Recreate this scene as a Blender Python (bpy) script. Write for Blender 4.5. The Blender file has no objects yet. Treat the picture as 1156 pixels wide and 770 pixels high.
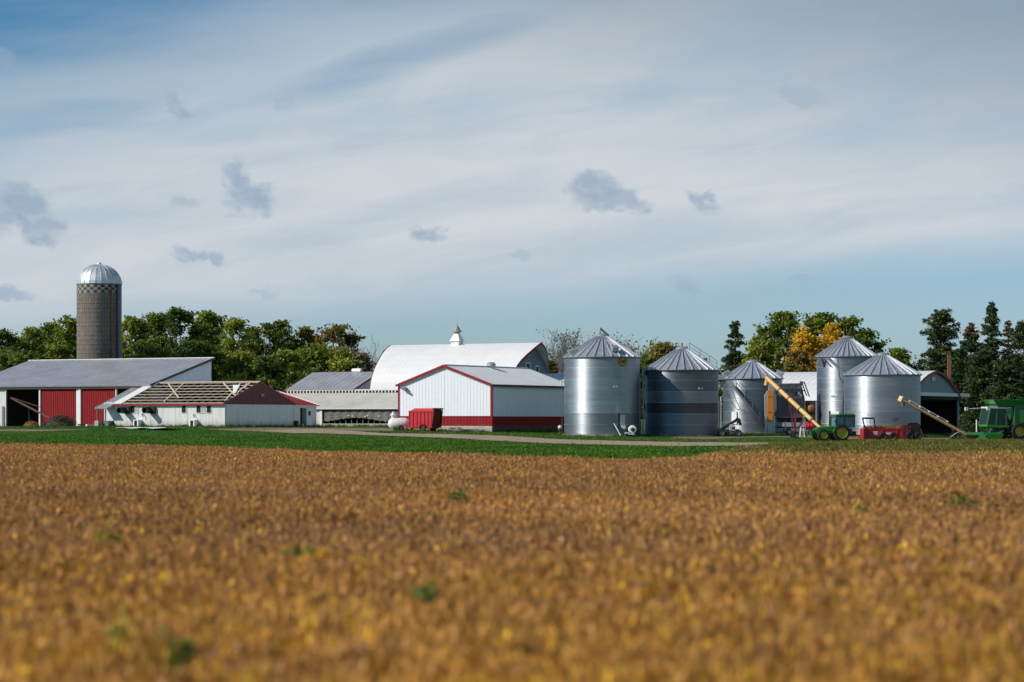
import bpy, math, random
import numpy as np
from mathutils import Vector, Matrix

random.seed(7)
SC = bpy.context.scene
COL = SC.collection
F = 2729.0        # focal length in photo pixels (85 mm on a 36 mm sensor, 1156 px wide)
HY = 474.0        # horizon row of the photograph
CX = 578.0
ZC = 2.3          # eye height above the field
PI = math.pi

# ------------------------------------------------------------------ terrain
def sm(a, b, x):
    t = np.clip((np.asarray(x, float) - a) / (b - a), 0, 1)
    return t * t * (3 - 2 * t)

def ctrl(px, py, D):
    return ((px - CX) / F * D, D, ZC + (HY - py) / F * D)
_cp = [ctrl(-60, 485.5, 312), ctrl(20, 485.5, 314), ctrl(110, 484, 306), ctrl(254, 482, 290), ctrl(180, 481, 296),
       ctrl(130, 480.5, 301), ctrl(345, 481.5, 298), ctrl(400, 481, 315), ctrl(450, 486, 292),
       ctrl(555, 487.5, 285), ctrl(640, 487, 303), ctrl(679, 493.5, 276), ctrl(770, 494, 276),
       ctrl(850, 488.5, 298), ctrl(890, 489, 290), ctrl(956, 491, 290), ctrl(996, 492, 280),
       ctrl(940, 499, 264), ctrl(1000, 498.5, 266), ctrl(1130, 497, 268), ctrl(1085, 492, 305),
       ctrl(1200, 495, 290), ctrl(470, 486.5, 281), ctrl(560, 419, 420), ctrl(200, 419, 420)]
_cp = [p for p in _cp if p[1] < 400]
for X in range(-110, 111, 20):
    _cp.append((X, 372.0, 1.0)); _cp.append((X, 205.0, 0.30 if X < -10 else 0.12)); _cp.append((X, 235.0, 0.62 if X < -10 else (0.3 if X < 20 else 0.0)))
_cp = np.array(_cp)
def ground(X, Y):
    X = np.asarray(X, float); Y = np.asarray(Y, float)
    d2 = ((X[..., None] - _cp[:, 0]) ** 2 + (Y[..., None] - _cp[:, 1]) ** 2)
    w = np.exp(-d2 / (2 * 11.0 ** 2)) + 1e-4 / (1 + d2 / 400.0) ** 2
    z = (w * _cp[:, 2]).sum(-1) / w.sum(-1)
    return z * sm(150, 215, Y)
def G(x, y): return float(ground(np.array([x]), np.array([y]))[0])
def wx(px, D): return (px - CX) / F * D
def wz(py, D): return ZC + (HY - py) / F * D
def hit(px, py):
    """point of the ground seen at a pixel of the photograph"""
    lo, hi = 60.0, 330.0
    for _ in range(50):
        m = (lo + hi) / 2
        if wz(py, m) > G(wx(px, m), m): lo = m
        else: hi = m
    return wx(px, lo), lo

# ------------------------------------------------------------------ materials
def newmat(name):
    m = bpy.data.materials.new(name); m.use_nodes = True
    nt = m.node_tree; nt.nodes.clear()
    out = nt.nodes.new('ShaderNodeOutputMaterial')
    b = nt.nodes.new('ShaderNodeBsdfPrincipled')
    nt.links.new(b.outputs[0], out.inputs[0])
    return m, nt, b
def ramp(nt, fac, stops):
    r = nt.nodes.new('ShaderNodeValToRGB')
    e = r.color_ramp.elements
    while len(e) < len(stops): e.new(0.5)
    for k, (p, c) in enumerate(stops):
        e[k].position = p; e[k].color = (*c, 1)
    nt.links.new(fac, r.inputs[0]); return r.outputs[0]
def noise(nt, vec, scale, detail=4, rough=0.6):
    n = nt.nodes.new('ShaderNodeTexNoise'); n.inputs['Scale'].default_value = scale
    n.inputs['Detail'].default_value = detail; n.inputs['Roughness'].default_value = rough
    if vec is not None: nt.links.new(vec, n.inputs['Vector'])
    return n.outputs['Fac']
def objco(nt): return nt.nodes.new('ShaderNodeTexCoord').outputs['Object']
def scaled(nt, vec, s):
    v = nt.nodes.new('ShaderNodeVectorMath'); v.operation = 'MULTIPLY'
    nt.links.new(vec, v.inputs[0]); v.inputs[1].default_value = s; return v.outputs[0]
def mul(c, k): return tuple(min(1, x * k) for x in c)
def paint(name, c, rough=0.5, metal=0.0, var=0.12, scale=1.5, stretch=(1, 1, 1), dirt=None, spec=0.5, coat=0.0, splash=None):
    m, nt, b = newmat(name)
    v = scaled(nt, objco(nt), stretch)
    f = noise(nt, v, scale, 5, 0.65)
    stops = [(0.28, mul(c, 1 - var)), (0.7, mul(c, 1 + var))]
    col = ramp(nt, f, stops)
    if dirt:
        f2 = noise(nt, scaled(nt, v, (1.3, 1.3, .35)), scale * 2.1, 6, 0.7)
        mr = nt.nodes.new('ShaderNodeMapRange'); nt.links.new(f2, mr.inputs[0])
        mr.inputs[1].default_value = 0.5; mr.inputs[2].default_value = 0.78; mr.inputs[4].default_value = 0.75
        mx = nt.nodes.new('ShaderNodeMix'); mx.data_type = 'RGBA'
        nt.links.new(mr.outputs[0], mx.inputs['Factor']); nt.links.new(col, mx.inputs[6]); mx.inputs[7].default_value = (*dirt, 1)
        col = mx.outputs[2]
    if splash:
        oz = nt.nodes.new('ShaderNodeSeparateXYZ'); nt.links.new(objco(nt), oz.inputs[0])
        f3 = noise(nt, scaled(nt, objco(nt), (1.6, 1.6, .5)), 1.3, 6, .7)
        ad = nt.nodes.new('ShaderNodeMath'); ad.operation = 'MULTIPLY_ADD'; nt.links.new(f3, ad.inputs[0]); ad.inputs[1].default_value = -1.5; nt.links.new(oz.outputs[2], ad.inputs[2])
        mr3 = nt.nodes.new('ShaderNodeMapRange'); nt.links.new(ad.outputs[0], mr3.inputs[0]); mr3.inputs[1].default_value = .1; mr3.inputs[2].default_value = -.75; mr3.inputs[3].default_value = 0; mr3.inputs[4].default_value = .7
        mx3 = nt.nodes.new('ShaderNodeMix'); mx3.data_type = 'RGBA'; nt.links.new(mr3.outputs[0], mx3.inputs['Factor']); nt.links.new(col, mx3.inputs[6]); mx3.inputs[7].default_value = (*splash, 1); col = mx3.outputs[2]
    nt.links.new(col, b.inputs['Base Color'])
    rr = nt.nodes.new('ShaderNodeMapRange'); nt.links.new(f, rr.inputs[0])
    rr.inputs[3].default_value = max(0.03, rough - .1); rr.inputs[4].default_value = min(1, rough + .1)
    nt.links.new(rr.outputs[0], b.inputs['Roughness'])
    b.inputs['Metallic'].default_value = metal
    b.inputs['Specular IOR Level'].default_value = spec
    b.inputs['Coat Weight'].default_value = coat
    return m
def attr_mat(name, transl=0.25, rough=0.6, spec=0.2, big=None):
    """colour of every leaf or stalk is stored with the mesh; big = slow change across the field"""
    m, nt, b = newmat(name)
    a = nt.nodes.new('ShaderNodeAttribute'); a.attribute_name = 'Col'
    col = a.outputs['Color']
    nt.links.new(col, b.inputs['Base Color'])
    b.inputs['Roughness'].default_value = rough
    b.inputs['Specular IOR Level'].default_value = spec
    t = nt.nodes.new('ShaderNodeBsdfTranslucent'); nt.links.new(col, t.inputs[0])
    mx = nt.nodes.new('ShaderNodeMixShader'); mx.inputs[0].default_value = transl
    out = [n for n in nt.nodes if n.type == 'OUTPUT_MATERIAL'][0]
    nt.links.new(b.outputs[0], mx.inputs[1]); nt.links.new(t.outputs[0], mx.inputs[2]); nt.links.new(mx.outputs[0], out.inputs[0])
    return m
def galvanised(name, c, rough=0.36, metal=0.85, pitch=0.10, amp=0.72, ring=1.3):
    """corrugated galvanised sheet: the corrugation tilts the normal up and down, sheets differ in tone"""
    m, nt, b = newmat(name)
    tc = nt.nodes.new('ShaderNodeTexCoord'); g = nt.nodes.new('ShaderNodeNewGeometry')
    sx = nt.nodes.new('ShaderNodeSeparateXYZ'); nt.links.new(tc.outputs['Object'], sx.inputs[0])
    def M(op, a, b2=None):
        n = nt.nodes.new('ShaderNodeMath'); n.operation = op
        for i, s in enumerate((a, b2)):
            if s is None: continue
            if isinstance(s, (int, float)): n.inputs[i].default_value = s
            else: nt.links.new(s, n.inputs[i])
        return n.outputs[0]
    ph = M('MULTIPLY', sx.outputs[2], 2 * PI / pitch)
    tilt = M('MULTIPLY', M('COSINE', ph), amp)
    cmb = nt.nodes.new('ShaderNodeCombineXYZ'); nt.links.new(tilt, cmb.inputs[2])
    ad = nt.nodes.new('ShaderNodeVectorMath'); ad.operation = 'ADD'
    nt.links.new(g.outputs['Normal'], ad.inputs[0]); nt.links.new(cmb.outputs[0], ad.inputs[1])
    nm = nt.nodes.new('ShaderNodeVectorMath'); nm.operation = 'NORMALIZE'; nt.links.new(ad.outputs[0], nm.inputs[0])
    nt.links.new(nm.outputs[0], b.inputs['Normal'])
    a = nt.nodes.new('ShaderNodeAttribute'); a.attribute_name = 'Col'
    f = noise(nt, scaled(nt, tc.outputs['Object'], (.35, .35, 5.0)), 1.0, 7, 0.75)
    k = nt.nodes.new('ShaderNodeMapRange'); nt.links.new(f, k.inputs[0]); k.inputs[1].default_value = .25; k.inputs[2].default_value = .75
    k.inputs[3].default_value = 0.80; k.inputs[4].default_value = 1.16
    mv = nt.nodes.new('ShaderNodeVectorMath'); mv.operation = 'SCALE'
    nt.links.new(a.outputs['Color'], mv.inputs[0]); nt.links.new(k.outputs[0], mv.inputs['Scale'])
    mc = nt.nodes.new('ShaderNodeVectorMath'); mc.operation = 'MULTIPLY'; nt.links.new(mv.outputs[0], mc.inputs[0]); mc.inputs[1].default_value = c
    nt.links.new(mc.outputs[0], b.inputs['Base Color'])
    b.inputs['Metallic'].default_value = metal
    k2 = nt.nodes.new('ShaderNodeMapRange'); nt.links.new(f, k2.inputs[0]); k2.inputs[3].default_value = rough - .05; k2.inputs[4].default_value = rough + .09
    nt.links.new(k2.outputs[0], b.inputs['Roughness'])
    return m
def black_glass(name, c=(.02, .03, .035)):
    m, nt, b = newmat(name)
    f = noise(nt, objco(nt), 3)
    nt.links.new(ramp(nt, f, [(0.3, c), (0.7, mul(c, 1.6))]), b.inputs['Base Color'])
    b.inputs['Roughness'].default_value = 0.08; return m

M = {}
M['white_wall'] = paint('white_siding', (.74, .75, .76), .45, splash=(.24, .19, .13), var=.05, dirt=(.5, .5, .48), stretch=(1, 1, .3))
M['bright_wall'] = paint('bright_siding', (.82, .835, .86), .5, var=.03, stretch=(1, 1, .3))
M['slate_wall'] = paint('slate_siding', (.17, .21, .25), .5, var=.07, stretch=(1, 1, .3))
M['old_white'] = paint('old_white_panel', (.68, .67, .63), .6, splash=(.24, .19, .13), var=.08, dirt=(.42, .39, .33), stretch=(1, 1, .25))
M['red_wall'] = paint('red_siding', (.27, .016, .018), .6, splash=(.24, .19, .13), var=.14, stretch=(1, 1, .3), spec=.15)
M['red_trim'] = paint('red_trim', (.31, .018, .022), .5, var=.08, spec=.2)
M['maroon_wall'] = paint('maroon_siding', (.16, .03, .03), .55, var=.15, stretch=(1, 1, .3))
M['red_roof'] = paint('red_roof', (.34, .03, .025), .5, var=.1, spec=.2)
M['grey_roof'] = paint('grey_metal_roof', (.36, .36, .38), .42, .15, var=.13, scale=.35, dirt=(.26, .25, .25))
M['white_roof'] = paint('white_metal_roof', (.80, .785, .75), .5, var=.06, scale=.4, spec=.3)
M['tan_roof'] = paint('weathered_roof', (.55, .52, .45), .6, var=.12, scale=.3, dirt=(.42, .36, .27))
M['arch_roof'] = paint('arch_roof_steel', (.69, .68, .67), .55, var=.05, scale=.5, spec=.25)
M['grey_wall'] = paint('blue_grey_siding', (.78, .82, .87), .45, var=.06, stretch=(1, 1, .3))
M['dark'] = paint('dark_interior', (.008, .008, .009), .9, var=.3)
M['dark_trim'] = paint('dark_brown_trim', (.05, .035, .03), .6)
M['wood'] = paint('fresh_lumber', (.66, .53, .38), .7, var=.2, scale=4)
M['grey_wood'] = paint('weathered_wood', (.25, .2, .16), .8, var=.3, scale=5)
M['brown_wood'] = paint('brown_post', (.22, .10, .06), .8, var=.2, scale=3)
M['concrete'] = paint('concrete', (.50, .48, .44), .85, splash=(.24, .19, .13), var=.12, scale=2, dirt=(.3, .28, .25))
M['galv_part'] = paint('galvanised_part', (.5, .52, .54), .4, .6, var=.15)
M['galv_dark'] = paint('dull_galvanised', (.17, .18, .2), .5, .5, var=.2)
M['bin_wall'] = galvanised('corrugated_bin_steel', (.45, .50, .54))
M['bin_roof'] = paint('bin_roof_steel', (.44, .46, .49), .42, .5, var=.1, scale=2)
M['dome'] = paint('dome_steel', (.58, .60, .62), .5, .5, var=.14, scale=1.5)
M['black'] = paint('black_rubber', (.014, .014, .015), .75, var=.3, scale=6)
M['black_metal'] = paint('black_metal', (.02, .02, .022), .5, var=.3)
M['white'] = paint('white_paint', (.82, .81, .79), .4, var=.05)
M['tank_white'] = paint('tank_white', (.80, .79, .75), .35, var=.06, dirt=(.45, .36, .22))
M['red_paint'] = paint('red_paint', (.55, .012, .02), .4, var=.12, coat=.3)
M['dull_red'] = paint('dull_red_paint', (.11, .016, .016), .6, var=.25)
M['green_paint'] = paint('green_paint', (.028, .25, .03), .4, var=.1, coat=.3)
M['dark_green'] = paint('dark_green_paint', (.018, .105, .02), .4, var=.2)
M['yellow_paint'] = paint('yellow_paint', (.55, .36, .02), .5, var=.2, scale=3)
M['auger_yellow'] = paint('faded_yellow_paint', (.68, .42, .13), .5, var=.15, scale=2, dirt=(.45, .3, .12))
M['olive_yellow'] = paint('olive_yellow_paint', (.11, .068, .016), .5, var=.35, scale=3)
M['orange'] = paint('orange_paint', (.72, .25, .015), .5, var=.08)
M['rust'] = paint('rusty_orange', (.28, .12, .03), .7, var=.3)
M['glass'] = black_glass('cab_glass', (.10, .17, .19))
M['dark_glass'] = black_glass('window_glass')
M['straw'] = paint('straw_litter', (.42, .24, .07), .9, var=.35, scale=6)
M['brush'] = paint('dead_brush', (.11, .085, .055), .9, var=.4, scale=6)
M['dung'] = paint('manure_load', (.24, .15, .055), .95, var=.5, scale=6)
M['curtain'] = paint('grey_curtain', (.15, .14, .125), .8, var=.3, scale=3)
M['leaf'] = attr_mat('leaves', .42, .55, .25)
M['needle'] = attr_mat('needles', .12, .6, .25)
M['soy'] = attr_mat('ripe_soybeans', .3, .65, .15)
M['grass'] = attr_mat('grass_blades', .3, .6, .15)
M['bark'] = paint('bark', (.12, .095, .075), .9, var=.3, scale=5)
M['pale_bark'] = paint('pale_bark', (.20, .18, .17), .9, var=.25, scale=5)
def yellow_decal():
    return paint('yellow_decal', (.5, .3, .03), .5, var=.1)
M['decal'] = yellow_decal()

# silo staves: brick pattern on the angle round the axis
def stave_mat():
    m, nt, b = newmat('concrete_staves')
    s = nt.nodes.new('ShaderNodeSeparateXYZ'); nt.links.new(objco(nt), s.inputs[0])
    at = nt.nodes.new('ShaderNodeMath'); at.operation = 'ARCTAN2'; nt.links.new(s.outputs[0], at.inputs[0]); nt.links.new(s.outputs[1], at.inputs[1])
    k = nt.nodes.new('ShaderNodeMath'); k.operation = 'MULTIPLY'; nt.links.new(at.outputs[0], k.inputs[0]); k.inputs[1].default_value = 3.0
    c = nt.nodes.new('ShaderNodeCombineXYZ'); nt.links.new(s.outputs[2], c.inputs[0]); nt.links.new(k.outputs[0], c.inputs[1])
    br = nt.nodes.new('ShaderNodeTexBrick'); nt.links.new(c.outputs[0], br.inputs['Vector'])
    br.inputs['Scale'].default_value = 1.0; br.inputs['Brick Width'].default_value = .76; br.inputs['Row Height'].default_value = .34
    br.inputs['Mortar Size'].default_value = .035; br.inputs['Bias'].default_value = 0
    br.inputs['Color1'].default_value = (.25, .20, .155, 1); br.inputs['Color2'].default_value = (.18, .15, .125, 1); br.inputs['Mortar'].default_value = (.10, .09, .08, 1)
    f = noise(nt, c.outputs[0], .8, 6, .7)
    mx = nt.nodes.new('ShaderNodeMix'); mx.data_type = 'RGBA'; mx.blend_type = 'MULTIPLY'; mx.inputs['Factor'].default_value = .6
    nt.links.new(br.outputs[0], mx.inputs[6]); nt.links.new(ramp(nt, f, [(.3, (.6, .6, .62)), (.7, (1, 1, .97))]), mx.inputs[7])
    nt.links.new(mx.outputs[2], b.inputs['Base Color']); b.inputs['Roughness'].default_value = .85
    return m
M['stave'] = stave_mat()

def ground_mat(name, stops, scale, rough=.95, fine=None, stretch=(1, 1, 1)):
    m, nt, b = newmat(name)
    v = scaled(nt, nt.nodes.new('ShaderNodeNewGeometry').outputs['Position'], stretch)
    f = noise(nt, v, scale, 8, .68)
    col = ramp(nt, f, stops)
    if fine:
        f2 = noise(nt, v, fine, 4, .7)
        mx = nt.nodes.new('ShaderNodeMix'); mx.data_type = 'RGBA'; mx.blend_type = 'MULTIPLY'; mx.inputs['Factor'].default_value = .8
        nt.links.new(col, mx.inputs[6]); nt.links.new(ramp(nt, f2, [(.3, (.45, .45, .45)), (.65, (1.0, 1.0, 1.0))]), mx.inputs[7]); col = mx.outputs[2]
        bp = nt.nodes.new('ShaderNodeBump'); bp.inputs['Strength'].default_value = .6; bp.inputs['Distance'].default_value = .05
        nt.links.new(f2, bp.inputs['Height']); nt.links.new(bp.outputs[0], b.inputs['Normal'])
    nt.links.new(col, b.inputs['Base Color']); b.inputs['Roughness'].default_value = rough; b.inputs['Specular IOR Level'].default_value = .1
    return m
M['turf'] = ground_mat('turf', [(.3, (.03, .09, .009)), (.52, (.05, .12, .013)), (.72, (.085, .12, .025))], .12, fine=2.2)
M['soil'] = ground_mat('field_soil', [(.3, (.10, .055, .026)), (.7, (.17, .095, .042))], .5, fine=5)
M['gravel'] = ground_mat('gravel_drive', [(.3, (.34, .25, .17)), (.7, (.50, .39, .28))], .35, fine=3.5)
M['dirt'] = ground_mat('yard_dirt', [(.3, (.20, .15, .10)), (.7, (.34, .26, .18))], .4, fine=3)

# ------------------------------------------------------------------ mesh helpers
class MB:
    def __init__(s): s.v = []; s.f = []; s.c = []
    def add(s, vs, fs, col=None):
        o = len(s.v); s.v += [tuple(p) for p in vs]
        s.f += [tuple(i + o for i in f) for f in fs]; s.c += [col] * len(fs)
    def hexa(s, p, col=None):     # 4 bottom (ccw) + 4 top
        s.add(p, [(3, 2, 1, 0), (4, 5, 6, 7), (0, 1, 5, 4), (1, 2, 6, 5), (2, 3, 7, 6), (3, 0, 4, 7)], col)
    def box(s, x0, x1, y0, y1, z0, z1, col=None):
        s.hexa([(x0, y0, z0), (x1, y0, z0), (x1, y1, z0), (x0, y1, z0), (x0, y0, z1), (x1, y0, z1), (x1, y1, z1), (x0, y1, z1)], col)
    def bar(s, a, b, w, h=None, col=None, up=(0, 0, 1)):
        h = h or w; a = Vector(a); b = Vector(b); d = (b - a).normalized(); u = Vector(up)
        if abs(d.dot(u)) > .98: u = Vector((0, 1, 0))
        r = d.cross(u).normalized() * (w / 2); q = r.cross(d).normalized() * (h / 2)
        s.hexa([a - r - q, a + r - q, b + r - q, b - r - q, a - r + q, a + r + q, b + r + q, b - r + q], col)
    def tube(s, pts, r, n=8, cap=True, col=None):
        pts = [Vector(p) for p in pts]; rs = r if isinstance(r, (list, tuple)) else [r] * len(pts)
        rings = []
        d0 = (pts[1] - pts[0]).normalized(); u = Vector((0, 0, 1)) if abs(d0.z) < .95 else Vector((1, 0, 0))
        x = d0.cross(u).normalized()
        for i, p in enumerate(pts):
            d = (pts[min(i + 1, len(pts) - 1)] - pts[max(i - 1, 0)]).normalized()
            x = (x - d * x.dot(d)).normalized(); y = d.cross(x)
            rings.append([p + (x * math.cos(2 * PI * k / n) + y * math.sin(2 * PI * k / n)) * rs[i] for k in range(n)])
        vs = [q for g in rings for q in g]; fs = []
        for i in range(len(pts) - 1):
            for k in range(n):
                a = i * n + k; b2 = i * n + (k + 1) % n
                fs.append((a, b2, b2 + n, a + n))
        if cap: fs += [tuple(range(n))[::-1], tuple(range((len(pts) - 1) * n, len(pts) * n))]
        s.add(vs, fs, col)
    def lathe(s, prof, n=32, o=(0, 0, 0), axis='z', close=True, cols=None):
        vs = []; fs = []
        for (r, h) in prof:
            for k in range(n):
                a = 2 * PI * k / n; c, q = math.cos(a) * r, math.sin(a) * r
                p = (c, q, h) if axis == 'z' else ((c, h, -q) if axis == 'y' else (h, c, q))
                vs.append((p[0] + o[0], p[1] + o[1], p[2] + o[2]))
        start = len(s.f)
        for i in range(len(prof) - 1):
            for k in range(n):
                a = i * n + k; b2 = i * n + (k + 1) % n; fs.append((a, b2, b2 + n, a + n))
        s.add(vs, fs)
        if cols:
            for i in range(len(prof) - 1):
                for k in range(n): s.c[start + i * n + k] = cols(i, k)
        if close:
            m = len(prof)
            o2 = len(s.v) - m * n
            if prof[0][0] > 1e-4: s.f.append(tuple(o2 + k for k in range(n))[::-1]); s.c.append(None)
            if prof[-1][0] > 1e-4: s.f.append(tuple(o2 + (m - 1) * n + k for k in range(n))); s.c.append(None)
    def ext(s, poly, y0, y1, col=None):   # polygon in xz pushed along y
        n = len(poly)
        s.add([(x, y0, z) for x, z in poly] + [(x, y1, z) for x, z in poly],
              [tuple(range(n)), tuple(range(2 * n - 1, n - 1, -1))] + [((i + 1) % n, i, i + n, (i + 1) % n + n) for i in range(n)], col)
    def exty(s, poly, x0, x1, col=None):  # polygon in yz pushed along x
        n = len(poly)
        s.add([(x0, y, z) for y, z in poly] + [(x1, y, z) for y, z in poly],
              [tuple(range(n))[::-1], tuple(range(n, 2 * n))] + [(i, (i + 1) % n, (i + 1) % n + n, i + n) for i in range(n)], col)
    def blob(s, c, r, seed=0, n=10, jit=.2):
        rg = random.Random(seed); vs = []; fs = []
        m = n // 2 + 1
        for i in range(m):
            th = PI * (i + .3) / (m - .4)
            for k in range(n):
                a = 2 * PI * k / n; q = 1 + rg.uniform(-jit, jit)
                vs.append((c[0] + r[0] * q * math.sin(th) * math.cos(a), c[1] + r[1] * q * math.sin(th) * math.sin(a), c[2] + r[2] * q * math.cos(th)))
        for i in range(m - 1):
            for k in range(n):
                a = i * n + k; b2 = i * n + (k + 1) % n; fs.append((a, a + n, b2 + n, b2))
        fs += [tuple(range(n)), tuple(range((m - 1) * n, m * n))[::-1]]
        s.add(vs, fs)
    def build(s, name, mat, parent=None, smooth=False, angle=None, bevel=0):
        me = bpy.data.meshes.new(name); me.from_pydata(s.v, [], s.f); me.validate()
        if any(c is not None for c in s.c) and len(s.c) == len(me.polygons):
            a = me.attributes.new('Col', 'FLOAT_COLOR', 'FACE')
            a.data.foreach_set('color', np.array([(*(c or (1, 1, 1)), 1) for c in s.c], np.float32).ravel())
        me.materials.append(mat)
        o = bpy.data.objects.new(name, me); COL.objects.link(o)
        if parent is not None: o.parent = parent
        if smooth:
            me.polygons.foreach_set('use_smooth', np.ones(len(me.polygons), bool))
            if angle:
                try: me.set_sharp_from_angle(angle=math.radians(angle))
                except Exception: pass
        if bevel:
            b = o.modifiers.new('bevel', 'BEVEL'); b.width = bevel; b.segments = 2; b.limit_method = 'ANGLE'
        return o
def np_mesh(name, V, k, colors, mat, parent=None):
    """V: (N*k,3) corner points of N separate k-gons"""
    n = len(V) // k
    me = bpy.data.meshes.new(name)
    me.vertices.add(len(V)); me.vertices.foreach_set('co', np.ascontiguousarray(V, np.float32).ravel())
    me.loops.add(len(V)); me.loops.foreach_set('vertex_index', np.arange(len(V), dtype=np.int32))
    me.polygons.add(n); me.polygons.foreach_set('loop_start', np.arange(0, len(V), k, dtype=np.int32))
    me.update(calc_edges=True)
    a = me.attributes.new('Col', 'FLOAT_COLOR', 'FACE')
    a.data.foreach_set('color', np.concatenate([colors, np.ones((n, 1))], 1).astype(np.float32).ravel())
    me.materials.append(mat)
    o = bpy.data.objects.new(name, me); COL.objects.link(o)
    if parent is not None: o.parent = parent
    return o
def tag(o, label, cat, group=None):
    o['label'] = label; o['category'] = cat
    if group: o['group'] = group
    return o
def thing(name, label, cat, x, y, rot=0, group=None, z=None):
    o = bpy.data.objects.new(name, None); COL.objects.link(o)
    o.empty_display_size = .3
    o.location = (x, y, G(x, y) if z is None else z); o.rotation_euler = (0, 0, rot)
    return tag(o, label, cat, group)
def setting(o, kind='structure'): o['kind'] = kind; return o

ROT = math.radians(-28.36)
UX, UY = math.cos(ROT), math.sin(ROT)      # along the fronts of the buildings, to the right and nearer
VX, VY = -UY, UX                           # to the back
def t_for(px, P, d):
    k = (px - CX) / F
    return (k * P[1] - P[0]) / (d[0] - k * d[1])

def ribbed(mb, a, b, zb, top, pitch=.45, rib=.07, dep=.035, brk=()):
    """ribbed sheet wall from a to b (xy), outward normal to the right-hand side of a->b; top(t) gives the upper edge"""
    a = Vector((a[0], a[1], 0)); b = Vector((b[0], b[1], 0)); L = (b - a).length; d = (b - a) / L
    n = Vector((d.y, -d.x, 0)); ts = [(0, 0)]
    k = 0; x = pitch / 2
    while x + rib < L:
        ts += [(x - rib * .5, 0), (x - rib * .25, dep), (x + rib * .25, dep), (x + rib * .5, 0)]; x += pitch
    ts += [(L, 0)] + [(q, 0) for q in brk]
    ts.sort()
    vs = []; fs = []
    for t, o in ts:
        p = a + d * t + n * o
        vs += [(p.x, p.y, zb), (p.x, p.y, top(t))]
    for i in range(len(ts) - 1): fs.append((2 * i, 2 * i + 2, 2 * i + 3, 2 * i + 1))
    mb.add(vs, fs)
def slab(mb, e0, e1, r1, r0, th=.12, ribs=.6, rh=.035, rw=.06):
    """roof sheet: eave e0-e1, ridge r0-r1, thickness under it, standing ribs from eave to ridge"""
    e0, e1, r0, r1 = map(Vector, (e0, e1, r0, r1))
    n = (e1 - e0).cross(r0 - e0).normalized()
    if n.z < 0: n = -n
    dn = n * th
    mb.hexa([e0 - dn, e1 - dn, r1 - dn, r0 - dn, e0, e1, r1, r0])
    if ribs:
        L = (e1 - e0).length; k = max(1, int(L / ribs))
        for i in range(k + 1):
            t = i / k; a = e0.lerp(e1, t); b = r0.lerp(r1, t); w = (e1 - e0).normalized() * rw / 2
            if i == 0: a += w; b += w
            if i == k: a -= w; b -= w
            u0 = n * .003; u1 = n * rh
            mb.hexa([a - w + u0, a + w + u0, b + w + u0, b - w + u0, a - w * .6 + u1, a + w * .6 + u1, b + w * .6 + u1, b - w * .6 + u1])

# ------------------------------------------------------------------ camera, light, sky
cam = bpy.data.cameras.new('camera'); co = bpy.data.objects.new('camera', cam); COL.objects.link(co)
cam.lens = 85; cam.sensor_width = 36; cam.sensor_fit = 'HORIZONTAL'
co.location = (0, 0, ZC); co.rotation_euler = (PI / 2, 0, 0)
cam.shift_y = (HY - 385) / 1156
cam.clip_end = 20000; cam.clip_start = .5
cam.dof.use_dof = True; cam.dof.focus_distance = 285; cam.dof.aperture_fstop = 1.05
SC.camera = co

S_EL, S_AZ = math.radians(35), math.radians(73)
sun_v = Vector((-math.sin(S_AZ) * math.cos(S_EL), -math.cos(S_AZ) * math.cos(S_EL), math.sin(S_EL)))
sl = bpy.data.lights.new('sun', 'SUN'); so = bpy.data.objects.new('sun', sl); COL.objects.link(so)
sl.energy = 4.4; sl.angle = math.radians(.5); sl.color = (1, .945, .86)
so.rotation_euler = sun_v.to_track_quat('Z', 'Y').to_euler(); so.location = (-60, -20, 60)

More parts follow.
